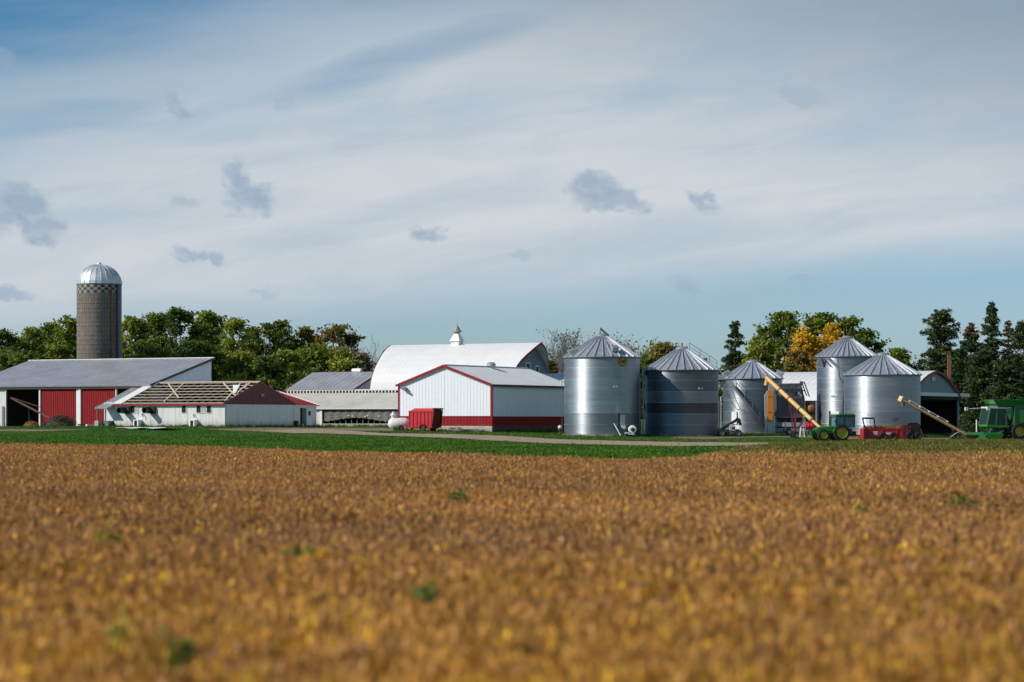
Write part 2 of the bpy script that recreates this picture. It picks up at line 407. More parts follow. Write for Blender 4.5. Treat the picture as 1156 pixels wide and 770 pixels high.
def make_world():
    w = bpy.data.worlds.new('World'); SC.world = w; w.use_nodes = True
    nt = w.node_tree; nt.nodes.clear()
    N = nt.nodes.new; Lk = nt.links.new
    def mt(op, a, b=None, c=None, clamp=False):
        n = N('ShaderNodeMath'); n.operation = op; n.use_clamp = clamp
        for i, s in enumerate((a, b, c)):
            if s is None: continue
            if isinstance(s, (int, float)): n.inputs[i].default_value = s
            else: Lk(s, n.inputs[i])
        return n.outputs[0]
    def step(x, a, b, lo=0.0, hi=1.0):
        n = N('ShaderNodeMapRange'); n.interpolation_type = 'SMOOTHSTEP'; Lk(x, n.inputs[0])
        for i, q in enumerate((a, b, lo, hi)): n.inputs[i + 1].default_value = q
        return n.outputs[0]
    out = N('ShaderNodeOutputWorld')
    sky = N('ShaderNodeTexSky'); sky.sky_type = 'NISHITA'; sky.sun_disc = False
    sky.sun_elevation = S_EL; sky.sun_rotation = math.atan2(sun_v.x, sun_v.y)
    sky.air_density = 1.0; sky.dust_density = .6; sky.ozone_density = 1.5; sky.altitude = 250
    tc = N('ShaderNodeTexCoord'); s = N('ShaderNodeSeparateXYZ'); Lk(tc.outputs['Generated'], s.inputs[0])
    # direction as bearing and elevation (radians), in units of 1/2729 rad
    u = mt('MULTIPLY', mt('ARCTAN2', s.outputs[0], s.outputs[1]), F)
    v = mt('MULTIPLY', mt('ARCSINE', s.outputs[2]), F)
    # a: along the cirrus streaks (rising to the right), b: across
    ca, sa = math.cos(math.radians(8)), math.sin(math.radians(8))
    a = mt('ADD', mt('MULTIPLY', u, ca), mt('MULTIPLY', v, sa)); b = mt('SUBTRACT', mt('MULTIPLY', v, ca), mt('MULTIPLY', u, sa))
    def nz(x, y, sx, sy, det=6, rough=.55, seed=0.0, dist=0.0):
        c = N('ShaderNodeCombineXYZ'); Lk(mt('MULTIPLY', x, 1 / sx), c.inputs[0]); Lk(mt('MULTIPLY', y, 1 / sy), c.inputs[1]); c.inputs[2].default_value = seed
        n = N('ShaderNodeTexNoise'); n.inputs['Scale'].default_value = 1; n.inputs['Detail'].default_value = det; n.inputs['Roughness'].default_value = rough; n.inputs['Distortion'].default_value = dist
        Lk(c.outputs[0], n.inputs['Vector']); return n.outputs['Fac']
    n1 = nz(a, b, 520, 95, 5, .5, 1.7, .3)
    n2 = nz(a, b, 900, 160, 4, .5, 5.1, .6)
    n3 = nz(a, b, 190, 42, 6, .6, 9.3, .5)
    nn = mt('ADD', mt('MULTIPLY', n1, .5), mt('ADD', mt('MULTIPLY', n2, .35), mt('MULTIPLY', n3, .15)))
    dn = mt('SUBTRACT', nn, .5)
    # clear blue towards the upper left: t = (150 - .33 px - py) / 120
    px = mt('ADD', u, CX); py = mt('SUBTRACT', HY, v)
    t = mt('MULTIPLY', mt('SUBTRACT', mt('SUBTRACT', 180.0, mt('MULTIPLY', px, .34)), py), 1 / 190)
    blue1 = step(mt('ADD', t, mt('MULTIPLY', dn, 2.6)), -.4, 1.0, 0, 1.0)
    ln = mt('ABSOLUTE', mt('SUBTRACT', py, mt('SUBTRACT', 186.0, mt('MULTIPLY', px, .26))))
    blue2 = mt('MULTIPLY', step(mt('ADD', ln, mt('MULTIPLY', dn, 60)), 34, 0, 0, .38), step(mt('ABSOLUTE', mt('SUBTRACT', px, 480.0)), 200, 70))
    lb = mt('ABSOLUTE', mt('SUBTRACT', py, mt('SUBTRACT', 152.0, mt('MULTIPLY', px, .12))))
    blue4 = mt('MULTIPLY', step(mt('ADD', lb, mt('MULTIPLY', dn, 50)), 32, 4, 0, .4), step(px, 260, 60))
    t3 = mt('MULTIPLY', mt('SUBTRACT', py, mt('SUBTRACT', 372.0, mt('MULTIPLY', px, .075))), 1 / 50)
    blue3 = step(mt('ADD', t3, mt('MULTIPLY', dn, 2.6)), -.7, .8, 0, .9)
    blue = mt('MAXIMUM', mt('MAXIMUM', blue1, blue2), mt('MAXIMUM', blue3, blue4))
    veil = mt('MULTIPLY', mt('SUBTRACT', 1.0, blue), step(nn, .3, .62, .80, .96))
    veil = mt('MINIMUM', veil, .93)
    bright = step(mt('ADD', nn, mt('MULTIPLY', mt('SUBTRACT', n3, .5), .25)), .36, .68, 0, 1)
    cc = N('ShaderNodeMix'); cc.data_type = 'RGBA'; Lk(bright, cc.inputs['Factor'])
    cc.inputs[6].default_value = (.48, .57, .645, 1); cc.inputs[7].default_value = (.66, .685, .715, 1)
    # the upper right is a thicker, greyer sheet of cloud
    gr = step(mt('ADD', mt('SUBTRACT', mt('MULTIPLY', px, .22), py), mt('MULTIPLY', dn, 260)), 0, 260, 0, .75)
    cg = N('ShaderNodeMix'); cg.data_type = 'RGBA'; Lk(gr, cg.inputs['Factor']); Lk(cc.outputs[2], cg.inputs[6]); cg.inputs[7].default_value = (.22, .30, .375, 1)
    bs = N('ShaderNodeBackground'); Lk(sky.outputs[0], bs.inputs[0]); bs.inputs[1].default_value = SKY
    tint = N('ShaderNodeMix'); tint.data_type = 'RGBA'; tint.blend_type = 'MULTIPLY'; tint.inputs['Factor'].default_value = 1
    Lk(sky.outputs[0], tint.inputs[6]); tr = N('ShaderNodeMix'); tr.data_type = 'RGBA'; Lk(step(v, 100, 430), tr.inputs['Factor']); tr.inputs[6].default_value = (.62, .84, 1.15, 1); tr.inputs[7].default_value = (.23, .58, .82, 1)
    Lk(tr.outputs[2], tint.inputs[7]); Lk(tint.outputs[2], bs.inputs[0])
    bc = N('ShaderNodeBackground'); Lk(cg.outputs[2], bc.inputs[0]); bc.inputs[1].default_value = CLOUD
    m1 = N('ShaderNodeMixShader'); Lk(veil, m1.inputs[0]); Lk(bs.outputs[0], m1.inputs[1]); Lk(bc.outputs[0], m1.inputs[2])
    # small ragged cumulus scraps, greyer than the veil behind them
    wx1 = nz(u, v, 30, 22, 5, .6, 2.2); wy1 = nz(u, v, 30, 22, 5, .6, 7.7)
    uu = mt('ADD', px, mt('MULTIPLY', mt('SUBTRACT', wx1, .5), 46)); vv = mt('ADD', py, mt('MULTIPLY', mt('SUBTRACT', wy1, .5), 40))
    cuv = N('ShaderNodeCombineXYZ'); Lk(uu, cuv.inputs[0]); Lk(vv, cuv.inputs[1])
    tot = None
    for (x0, y0, w_, h_, ang, st) in PUFFS:
        mp = N('ShaderNodeMapping'); mp.vector_type = 'TEXTURE'; Lk(cuv.outputs[0], mp.inputs[0])
        mp.inputs['Location'].default_value = (x0, y0, 0); mp.inputs['Rotation'].default_value = (0, 0, math.radians(ang)); mp.inputs['Scale'].default_value = (w_ * 1.2, h_ * 1.2, 1)
        ln_ = N('ShaderNodeVectorMath'); ln_.operation = 'LENGTH'; Lk(mp.outputs[0], ln_.inputs[0])
        q = step(ln_.outputs['Value'], .98, .42, 0, st)
        tot = q if tot is None else mt('MAXIMUM', tot, q)
    tot = mt('MULTIPLY', tot, step(nz(u, v, 24, 17, 4, .55, 4.4), .25, .58, .45, 1))
    pc = N('ShaderNodeMix'); pc.data_type = 'RGBA'; Lk(wy1, pc.inputs['Factor']); pc.inputs[6].default_value = (.27, .375, .51, 1); pc.inputs[7].default_value = (.41, .49, .59, 1)
    bp = N('ShaderNodeBackground'); Lk(pc.outputs[2], bp.inputs[0]); bp.inputs[1].default_value = CLOUD
    m2 = N('ShaderNodeMixShader'); Lk(tot, m2.inputs[0]); Lk(m1.outputs[0], m2.inputs[1]); Lk(bp.outputs[0], m2.inputs[2])
    Lk(m2.outputs[0], out.inputs[0])
    w.cycles.sampling_method = 'MANUAL'; w.cycles.sample_map_resolution = 512
SKY = .1; CLOUD = 1.0
PUFFS = [(30, 236, 42, 22, 15, .95), (52, 262, 34, 20, 20, .9), (2, 244, 24, 30, 0, .8), (286, 226, 32, 20, 12, .95), (268, 202, 22, 15, 30, .85), (264, 238, 14, 8, 0, .6), (203, 124, 19, 11, 40, .75),
         (208, 231, 22, 9, 0, .55), (212, 288, 24, 10, 8, .8), (242, 296, 18, 8, 20, .8), (481, 266, 24, 12, 15, .85), (672, 218, 36, 23, 5, .95), (706, 228, 32, 14, 8, .8), (790, 231, 18, 11, 35, .8),
         (905, 114, 32, 12, 20, .45), (25, 336, 28, 11, 6, .75), (8, 77, 26, 11, 10, .35), (585, 288, 16, 7, 15, .45), (772, 323, 24, 8, 8, .5), (898, 313, 18, 6, 3, .45), (325, 119, 18, 8, 15, .4), (302, 332, 16, 7, 0, .4)]
make_world()

# ------------------------------------------------------------------ ground, road, field soil
def make_ground():
    xs = np.concatenate([[-4000, -2000, -900, -500, -300, -200, -150], np.arange(-120, 121, 3.0), [150, 200, 300, 500, 900, 2000, 4000]])
    ys = np.concatenate([[-600, -200, -50, 0, 30, 60, 100, 130], np.arange(150, 385, 3.0), [400, 430, 500, 700, 1200, 2500, 6000]])
    XX, YY = np.meshgrid(xs, ys)
    ZZ = ground(XX, YY)
    far = sm(385, 500, YY) + sm(125, 250, np.abs(XX)); ZZ = ZZ * (1 - np.clip(far, 0, 1)) + .9 * np.clip(far, 0, 1) * sm(150, 260, YY)
    nx, ny = len(xs), len(ys)
    mb = MB(); mb.v = [tuple(p) for p in np.stack([XX, YY, ZZ], -1).reshape(-1, 3)]
    mb.f = [(j * nx + i, j * nx + i + 1, (j + 1) * nx + i + 1, (j + 1) * nx + i) for j in range(ny - 1) for i in range(nx - 1)]
    mb.c = [None] * len(mb.f)
    setting(mb.build('ground', M['turf'], smooth=True))
make_ground()
def gstrip(name, top, bot, mat, lift, n=60, cross=10, wob=0.0):
    """a sheet lying on the ground between two lines traced in the photograph"""
    a = np.interp(np.linspace(top[0][0], top[-1][0], n), [p[0] for p in top], [p[1] for p in top]); px = np.linspace(top[0][0], top[-1][0], n)
    b = np.interp(px, [p[0] for p in bot], [p[1] for p in bot])
    rg = random.Random(name); mb = MB()
    for i in range(n):
        A = hit(px[i], a[i] + rg.uniform(-wob, wob)); B = hit(px[i], b[i] + rg.uniform(-wob, wob))
        for j in range(cross + 1):
            t = j / cross; x = A[0] * (1 - t) + B[0] * t; y = A[1] * (1 - t) + B[1] * t
            mb.v.append((x, y, G(x, y) + lift))
    c = cross + 1
    for i in range(n - 1):
        for j in range(cross): mb.f.append((i * c + j, i * c + j + 1, (i + 1) * c + j + 1, (i + 1) * c + j)); mb.c.append(None)
    return mb.build(name, mat, smooth=True)
setting(gstrip('road', [(285, 486.6), (330, 484.8), (370, 484.5), (430, 489.2), (500, 490.2), (560, 491.8), (630, 496.2), (760, 499.4), (870, 500), (960, 501)],
               [(285, 487.0), (330, 489), (370, 489.7), (430, 491.8), (500, 494.5), (560, 497.8), (630, 501.3), (760, 504), (870, 503.4), (960, 503.4)], M['gravel'], .03, wob=.2))
setting(gstrip('yard', [(235, 484.5), (270, 483.6), (330, 483.2), (430, 483.6), (445, 484.8)], [(235, 485.2), (270, 487), (330, 485.6), (430, 487), (445, 487.2)], M['dirt'], .022, n=30, wob=.2))
setting(gstrip('farmyard', [(760, 493), (800, 492.5), (860, 491), (900, 491.4), (1000, 492.5), (1100, 493)], [(760, 495), (800, 496), (860, 493.5), (900, 494), (1000, 497), (1100, 497)], M['dirt'], .02, n=30, wob=.2))
setting(gstrip('barn_apron', [(-10, 484.8), (30, 484.9), (60, 485), (100, 484.7)], [(-10, 487), (30, 487.2), (60, 486.8), (100, 485.1)], M['dirt'], .02, n=20, wob=.15))

EDGE = np.array([(-100, 168), (0, 162), (200, 146), (400, 122), (500, 114), (600, 106), (700, 100), (780, 105), (810, 122), (850, 152), (900, 170), (1000, 184), (1156, 186), (1260, 186)], float)
def edge_d(px): return np.interp(px, EDGE[:, 0], EDGE[:, 1])
def lf(X, Y, s, seed):
    """cheap smooth noise from sums of sines"""
    r = np.random.RandomState(seed); out = 0
    for k in range(7):
        a = r.uniform(0, 2 * PI); f = (r.uniform(.6, 1.7)) / s; ph = r.uniform(0, 6.28)
        out = out + np.sin((X * math.cos(a) + Y * math.sin(a)) * f * 2 * PI + ph + 1.3 * np.sin((X * math.sin(a) - Y * math.cos(a)) * f * 3.1 + ph))
    return out / 7 * 1.6

def make_field():
    # soil sheet under the crop
    mb = MB(); n = 60
    pxs = np.linspace(-260, 1420, n)
    D = np.concatenate([[-30], np.linspace(2, 1, 1), np.linspace(10, 190, 40)])
    rows = []
    for p in pxs:
        e = edge_d(p)
        for t in np.linspace(0, 1, 30):
            d = 4 + (e - 4) * t; x = wx(p, d) * (1 if d > 30 else 1) + (0 if d > 30 else (p - CX) / 600 * (30 - d) * .35)
            mb.v.append((x, d, G(x, d) + .012))
    for i in range(n - 1):
        for j in range(29): mb.f.append((i * 30 + j, (i + 1) * 30 + j, (i + 1) * 30 + j + 1, i * 30 + j + 1)); mb.c.append(None)
    setting(mb.build('field', M['soil'], smooth=True))
    rg = np.random.RandomState(3)
    # bands of the field: (from, to, elements per m2, size factor)
    bands = [(8, 16, 1200, .9), (16, 28, 900, .9), (28, 55, 640, .9), (55, 90, 450, .95), (90, 187, 260, 1.15)]
    Vs, Cs = [], []
    for (d0, d1, dens, sf) in bands:
        hw = d1 * .2125 + 4
        n = int((d1 - d0) * 2 * hw * dens)
        X = rg.uniform(-hw, hw, n); Y = rg.uniform(d0, d1, n)
        px = X / Y * F + CX
        k = (np.abs(X) < Y * .2125 + 4) & (Y < edge_d(px) + lf(X, Y, 3, 5) * .8)
        X, Y, px = X[k], Y[k], px[k]; n = len(X)
        g = ground(X, Y) if d0 >= 90 else np.zeros(n)
        top = .73 + .09 * lf(X, Y, .9, 11) + .05 * lf(X, Y, 4.5, 12) + .04 * lf(X, Y, 17, 13)
        edge_fade = np.clip((edge_d(px) - Y) / 3, .55, 1); top *= edge_fade
        # height within the canopy: mostly the upper part
        hf = rg.beta(3.2, 1.15, n); kind = rg.uniform(0, 1, n)
        stalk = kind < .62
        size = np.where(stalk, rg.uniform(.05, .11, n), rg.uniform(.04, .075, n)) * sf ** .8
        wid = np.where(stalk, rg.uniform(.010, .026, n), size * rg.uniform(.5, .8, n)) * np.where(stalk, sf ** 1.25, 1)
        az = rg.uniform(0, 2 * PI, n)
        tilt = np.where(stalk, rg.normal(0, .32, n), rg.normal(.9, .5, n))
        # long axis: up tilted by 'tilt' in direction az ; short axis horizontal
        ax = np.stack([np.sin(tilt) * np.cos(az), np.sin(tilt) * np.sin(az), np.cos(tilt)], -1)
        az2 = az + rg.normal(0, .6, n) + PI / 2
        bx = np.stack([np.cos(az2), np.sin(az2), rg.normal(0, .2, n)], -1)
        C = np.stack([X, Y, g + top * (.15 + .85 * hf)], -1)
        A = ax * size[:, None]; B = bx * wid[:, None]
        V = np.stack([C - A - B * .5, C + B - A * .1, C + A, C - B - A * .1], 1).reshape(-1, 3)
        # colours: pods and stalks brown, leaves tan, some gold, a few green
        pal = np.array([(.51, .24, .062), (.63, .33, .085), (.39, .205, .095), (.74, .40, .05), (.84, .49, .045), (.14, .22, .03)])
        gold = lf(X, Y, 9, 21) * .5 + lf(X, Y, 2.4, 22) * .6 + lf(X, Y, 40, 23) * .3 + np.clip((30 - Y) / 22, 0, 1) * 1.3
        u = rg.uniform(0, 1, n)
        pg = np.clip(.055 + .17 * gold, .012, .5)
        idx = np.where(u < pg, np.where(rg.uniform(0, 1, n) < .30, 4, 3), np.where(rg.uniform(0, 1, n) < .42, 0, np.where(rg.uniform(0, 1, n) < .5, 1, 2)))
        gr = lf(X, Y, 1.3, 31) + lf(X, Y, 6, 32) * .8
        idx = np.where((gr > 1.75) & (rg.uniform(0, 1, n) < .75), 5, idx)
        # the far right-hand corner is still green
        late = sm(0, 1, (px - 745) / 120 + lf(X, Y, 8, 41) * .15) * sm(102, 128, Y + lf(X, Y, 6, 42) * 6)
        u2 = rg.uniform(0, 1, n)
        c = pal[idx] * rg.uniform(.62, 1.3, n)[:, None]
        # bare, purplish stalks in some bands, golden leaves hanging on in others and nearest the road
        bar_ = np.clip(.42 + .55 * lf(X, Y * .55, 11, 71) + .25 * lf(X, Y, 3, 72) - .5 * np.clip((26 - Y) / 14, 0, 1), 0, 1)[:, None]
        c = c * (1 - .38 * bar_) + np.array((.34, .195, .125)) * .38 * bar_
        near = np.clip((30 - Y) / 16, 0, 1)[:, None] * np.clip(.55 + .5 * lf(X, Y, 5, 73), 0, 1)[:, None]
        c = c * (1 - .45 * near) + np.array((.66, .37, .035)) * rg.uniform(.6, 1.2, (n, 1)) * .45 * near
        lc = np.array([(.13, .155, .03), (.09, .14, .022), (.21, .18, .04)])[rg.randint(0, 3, n)] * rg.uniform(.7, 1.25, n)[:, None]
        c = np.where((u2 < late * .9)[:, None], lc, c)
        # single plants differ: darker and paler ones, and tufts whose leaves are still yellow
        cl = lf(X, Y, .5, 91); cl2 = lf(X, Y, .24, 92); tuft = lf(X, Y, .55, 93) + .55 * lf(X, Y, 4, 94) + .35 * np.clip((34 - Y) / 20, 0, 1)
        yel = (tuft > 1.0) & (rg.uniform(0, 1, n) < .6) & (u2 >= late * .9)
        c = np.where(yel[:, None], np.array((.86, .53, .05)) * rg.uniform(.6, 1.15, (n, 1)), c)
        tone = 1 + .13 * lf(X, Y, 13, 51) + .10 * lf(X, Y, 3.5, 52) + .20 * cl + .15 * cl2
        c = c * np.clip(tone, .5, 1.6)[:, None]
        Vs.append(V); Cs.append(c)
    # a few weeds that are still green and clumps of yellow leaves
    V = np.concatenate(Vs); C = np.concatenate(Cs)
    o = np_mesh('soybean_crop', V, 4, C, M['soy']); o['kind'] = 'stuff'
    tag(o, 'ripe golden brown soybean crop filling the field in front of the farm', 'crop')
    # weeds poking out of the crop, one object each
    weeds = [(118, 607, .2, 'y'), (340, 624, .26, 'g'), (482, 672, .15, 'g'), (135, 716, .13, 'y'), (205, 732, .12, 'g'), (1085, 566, .45, 'g'), (518, 562, .25, 'g'), (968, 575, .25, 'y')]
    txt = {0: 'small yellow green weed in the soybeans near the left edge', 1: 'low green weed in the soybeans below the white annex', 2: 'dark green weed in the blurred middle of the soybeans',
           3: 'yellow green weed in the soybeans at the lower left', 4: 'dark green weed just beside the yellow green one at the lower left', 5: 'wide green weed patch in the soybeans below the combine harvester',
           6: 'small green weed in the soybeans below the cupola barn', 7: 'yellow leaved weed in the soybeans below the green tractor'}
    for i, (p, q, w_, kd) in enumerate(weeds):
        d = (ZC - .78) * F / (q - HY); x = wx(p, d)
        n = 70; cc = rg.normal(0, 1, (n, 3)) * np.array([w_ * .38, w_ * .38, .08]) + np.array([0, 0, .72])
        a = rg.normal(0, 1, (n, 3)); a /= np.linalg.norm(a, axis=1)[:, None]; b = np.cross(a, rg.normal(0, 1, (n, 3))); b /= np.linalg.norm(b, axis=1)[:, None]
        s_ = .038 * (1 + d / 50)
        V = np.stack([cc - a * s_, cc + b * s_ * .6, cc + a * s_, cc - b * s_ * .6], 1).reshape(-1, 3)
        base = np.array((.11, .19, .03) if kd == 'g' else (.42, .36, .05))
        root = thing('weed', txt[i], 'weed', x, d, z=G(x, d), group='weeds in the soybean field')
        np_mesh('leaves', V, 4, base * rg.uniform(.6, 1.3, (n, 1)), M['leaf'], root)
        mb = MB(); mb.tube([(0, 0, .01), (.02, 0, .4), (0, .02, .75)], [.012, .01, .006], 5); mb.build('stem', M['bark'], root)
make_field()

def make_grass():
    rg = np.random.RandomState(8); n = 230000
    px = rg.uniform(-30, 1190, n)
    e = edge_d(px); Y = e - 1 + rg.uniform(0, 1, n) ** 1.2 * (296 - e)
    X = wx(px, Y)
    roads = [(np.array([(285, 486.6), (330, 484.8), (370, 484.5), (430, 489.2), (500, 490.2), (560, 491.8), (630, 496.2), (760, 499.4), (870, 500), (960, 501)]),
              np.array([(285, 487.0), (330, 489), (370, 489.7), (430, 491.8), (500, 494.5), (560, 497.8), (630, 501.3), (760, 504), (870, 503.4), (960, 503.4)]), 300),
             (np.array([(-10, 484.8), (30, 484.9), (60, 485), (100, 484.7)]), np.array([(-10, 487), (30, 487.2), (60, 486.8), (100, 485.1)]), -30),
             (np.array([(235, 484.5), (270, 483.6), (330, 483.2), (430, 483.6), (445, 484.8)]), np.array([(235, 485.2), (270, 487), (330, 485.6), (430, 487), (445, 487.2)]), 235)]
    g = ground(X, Y); py = HY + (ZC - g) / Y * F
    keep = np.ones(n, bool)
    for (tp, bt, p0) in roads:
        on = (px > p0) & (px < tp[-1, 0]) & (py > np.interp(px, tp[:, 0], tp[:, 1]) - .1) & (py < np.interp(px, bt[:, 0], bt[:, 1]) + .1)
        keep &= ~(on & (rg.uniform(0, 1, n) < .985))
    keep &= ~((px > 760) & (px < 1100) & (py > 492.3) & (py < 496.5) & (rg.uniform(0, 1, n) < .8))
    # keep the blades out of the buildings
    for (poly) in FOOT:
        ins = np.ones(n, bool)
        for i in range(len(poly)):
            a = poly[i]; b = poly[(i + 1) % len(poly)]
            ins &= ((b[0] - a[0]) * (Y - a[1]) - (b[1] - a[1]) * (X - a[0])) > 0
        keep &= ~ins
    for (cx, cy, r) in ROUND: keep &= ((X - cx) ** 2 + (Y - cy) ** 2) > (r + .3) ** 2
    X, Y, g, px, py = X[keep], Y[keep], g[keep], px[keep], py[keep]; n = len(X)
    h = rg.uniform(.05, .15, n) * (1 + .5 * lf(X, Y, 6, 61)) ; h = np.clip(h, .03, .26)
    # taller rough growth along the walls, round the bins and at the edge of the crop
    ex, ey = [], []
    for poly in FOOT:
        for i in (0, 1):
            a = np.array(poly[i]); b = np.array(poly[i + 1]); L_ = np.hypot(*(b - a)); m = int(L_ * 70); d = (b - a) / L_; nn = np.array((d[1], -d[0]))
            t = rg.uniform(0, L_, m); o_ = np.abs(rg.normal(0, .22, m)) + .06; k_ = (lf(t, t * 0 + a[0], 2.5, 81) + rg.normal(0, .5, m)) > 0
            ex.append(a[0] + d[0] * t[k_] + nn[0] * o_[k_]); ey.append(a[1] + d[1] * t[k_] + nn[1] * o_[k_])
    for (cx, cy, r) in ROUND:
        m = 900; t = rg.uniform(PI, 2 * PI, m); o_ = r + .25 + np.abs(rg.normal(0, .3, m)); k_ = (lf(t * 4, t * 0 + cx, 2.5, 82) + rg.normal(0, .4, m)) > .25
        ex.append(cx + np.cos(t[k_]) * o_[k_]); ey.append(cy + np.sin(t[k_]) * o_[k_])
    m = 26000; p2 = rg.uniform(-30, 1190, m); y2 = edge_d(p2) + np.abs(rg.normal(0, 1.6, m)) - .8; x2 = wx(p2, y2); k_ = (lf(x2, y2, 4, 83) + rg.normal(0, .5, m)) > .1; n_edge0 = sum(map(len, ex)); ex.append(x2[k_]); ey.append(y2[k_])
    ex, ey = np.concatenate(ex), np.concatenate(ey); hx = rg.uniform(.12, .42, len(ex))
    X, Y, h = np.concatenate([X, ex]), np.concatenate([Y, ey]), np.concatenate([h, hx]); n = len(X); g = ground(X, Y); px = X / Y * F + CX; py = HY + (ZC - g) / Y * F
    w = rg.uniform(.03, .08, n); az = rg.uniform(0, 2 * PI, n)
    lean = rg.normal(0, .5, (n, 2)) * h[:, None]
    P = np.stack([X, Y, g - .01], -1); b = np.stack([np.cos(az) * w, np.sin(az) * w, 0 * w], -1)
    T = P + np.concatenate([lean, h[:, None]], 1)
    V = np.stack([P - b, P + b, T], 1).reshape(-1, 3)
    t = np.clip(.5 + .6 * lf(X, Y, 14, 62) + .25 * lf(X, Y, 3, 63), 0, 1)[:, None]
    c = np.array((.038, .135, .008)) * (1 - t) + np.array((.11, .215, .014)) * t
    rough_ = np.arange(n) >= n - len(ex)
    dry = (rg.uniform(0, 1, n) < np.clip(.06 + .22 * rough_ + .2 * sm(6, 0, np.abs(py - 495)) * (px > 420) + .1 * lf(X, Y, 9, 64), 0, .5))[:, None]
    c = np.where(dry, np.array((.20, .18, .06)), c) * rg.uniform(.65, 1.25, (n, 1))
    o = np_mesh('grass', V, 3, c, M['grass']); o['kind'] = 'stuff'
    tag(o, 'green mown grass strip between the soybean field and the farm buildings', 'grass')
FOOT, ROUND = [], []
def foot(o, x0, x1, y0, y1):
    """remember where a building stands, so that no grass grows through it"""
    bpy.context.view_layer.update()
    FOOT.append([tuple((o.matrix_world @ Vector((x, y, 0)))[:2]) for x, y in ((x0, y0), (x1, y0), (x1, y1), (x0, y1))])

# ------------------------------------------------------------------ buildings
def bld(name, label, cat, px, D, dz=0.0, group=None):
    x = wx(px, D); o = thing(name, label, cat, x, D, ROT, group); o.location.z += dz
    return o, (x, D), o.location.z
def along(P, px, sgn=1): return t_for(px, P, (UX * sgn, UY * sgn))
def back(P, px): return t_for(px, P, (VX, VY))
def hz(py, D, zb): return wz(py, D) - zb

def white_barn():
    o, P, zb = bld('machine_barn', 'white ribbed metal barn with red trim and red wainscot behind the red box trailer', 'barn', 555, 285)
    w = along(P, 450, -1); L = back(P, 645); h = hz(433.6, 285, zb); H = hz(412.6, 288, zb); zc0 = hz(481, 285, zb); zw = hz(470, 285, zb)
    foot(o, -w, 0, 0, L)
    top = lambda t: h - .05 + (H - h) * (1 - abs(t - w / 2) / (w / 2))
    mb = MB(); ribbed(mb, (-w, 0), (0, 0), zw, top, .44, .06, .018, (w / 2,)); mb.build('front_wall', M['bright_wall'], o)
    mb = MB(); ribbed(mb, (0, 0), (0, L), zw, lambda t: h - .05, .46, .07, .04); ribbed(mb, (0, L), (-w, L), 0, top, .46, .07, .04, (w / 2,)); ribbed(mb, (-w, L), (-w, 0), 0, lambda t: h - .05, .46)
    mb.build('side_wall', M['grey_wall'], o)
    mb = MB(); ribbed(mb, (-w, -.012), (0.012, -.012), zc0, lambda t: zw, .44, .06, .02); ribbed(mb, (.012, -.012), (.012, L), zc0, lambda t: zw, .46, .07, .04); mb.build('wainscot', M['red_wall'], o)
    mb = MB(); mb.box(-w - .06, -.3, -.06, .3, -.6, zc0); mb.box(-.3, .06, -.06, .3, -.6, zc0 - .003); mb.build('foundation', M['concrete'], o); mb = MB(); mb.box(-.5, .05, .31, L, -.6, zc0); mb.build('painted_shade_skirt', M['dark_trim'], o)  # side foundation coloured dark in place of the shadow lying on it
    rz = .07; ov = .25
    k = (H - h) / (w / 2)
    for s, nm in ((0, 'right'), (1, 'left')):
        mb = MB(); ex = ov if s == 0 else -w - ov; ez = h - k * ov + rz
        slab(mb, (ex, -ov, ez), (ex, L + ov, ez), (-w / 2, L + ov, H + rz), (-w / 2, -ov, H + rz), .1, .62, .014, .07)
        mb.build('roof', M['white_roof'], o)
    mb = MB(); mb.bar((-w / 2, -ov - .02, H + rz + .03), (-w / 2, L + ov + .02, H + rz + .03), .34, .08); mb.build('ridge_cap', M['white_roof'], o)
    for sx in (-1, 1):
        mb = MB(); e = Vector((-w / 2 + sx * (w / 2 + ov), -ov - .035, h - k * ov - .03)); r = Vector((-w / 2, -ov - .035, H - .03))
        mb.bar(e, r, .06, .26); mb.build('rake_trim', M['red_trim'], o)
    mb = MB()
    mb.box(-.13, .05, -.085, -.02, zc0, h - .1); mb.box(-w - .05, -w + .13, -.085, -.02, zc0, h - .1); mb.box(.055, .1, -.085, .12, zc0, h - .12)
    mb.box(-w, 0, -.075, -.054, zw - .03, zw + .04)
    mb.build('trim', M['red_trim'], o)
    mb = MB(); mb.box(ov + .004, ov + .09, -ov - .05, L + ov, h - k * ov - .2, h - k * ov + .05); mb.build('gutter', M['dark_trim'], o)
    # ridge vent of the right-hand slope
    v = MB(); y = 10.6; x = -w / 2 + .5; z0 = H - k * .5
    v.lathe([(.28, 0), (.28, .25), (.55, .3), (.55, .62), (.3, .78), (0.0, .8)], 14, (x, y, z0)); v.build('roof_vent', M['galv_part'], o, True, 40)
    v = MB(); v.box(-w + .72, -w + 1.2, -.5, -.06, h - .62, h - .3); v.bar((-w + .8, -.3, h - .5), (-w + 1.4, -.55, h - .72), .28, .2); v.build('flood_lamp', M['galv_dark'], o, bevel=.03)
white_barn()

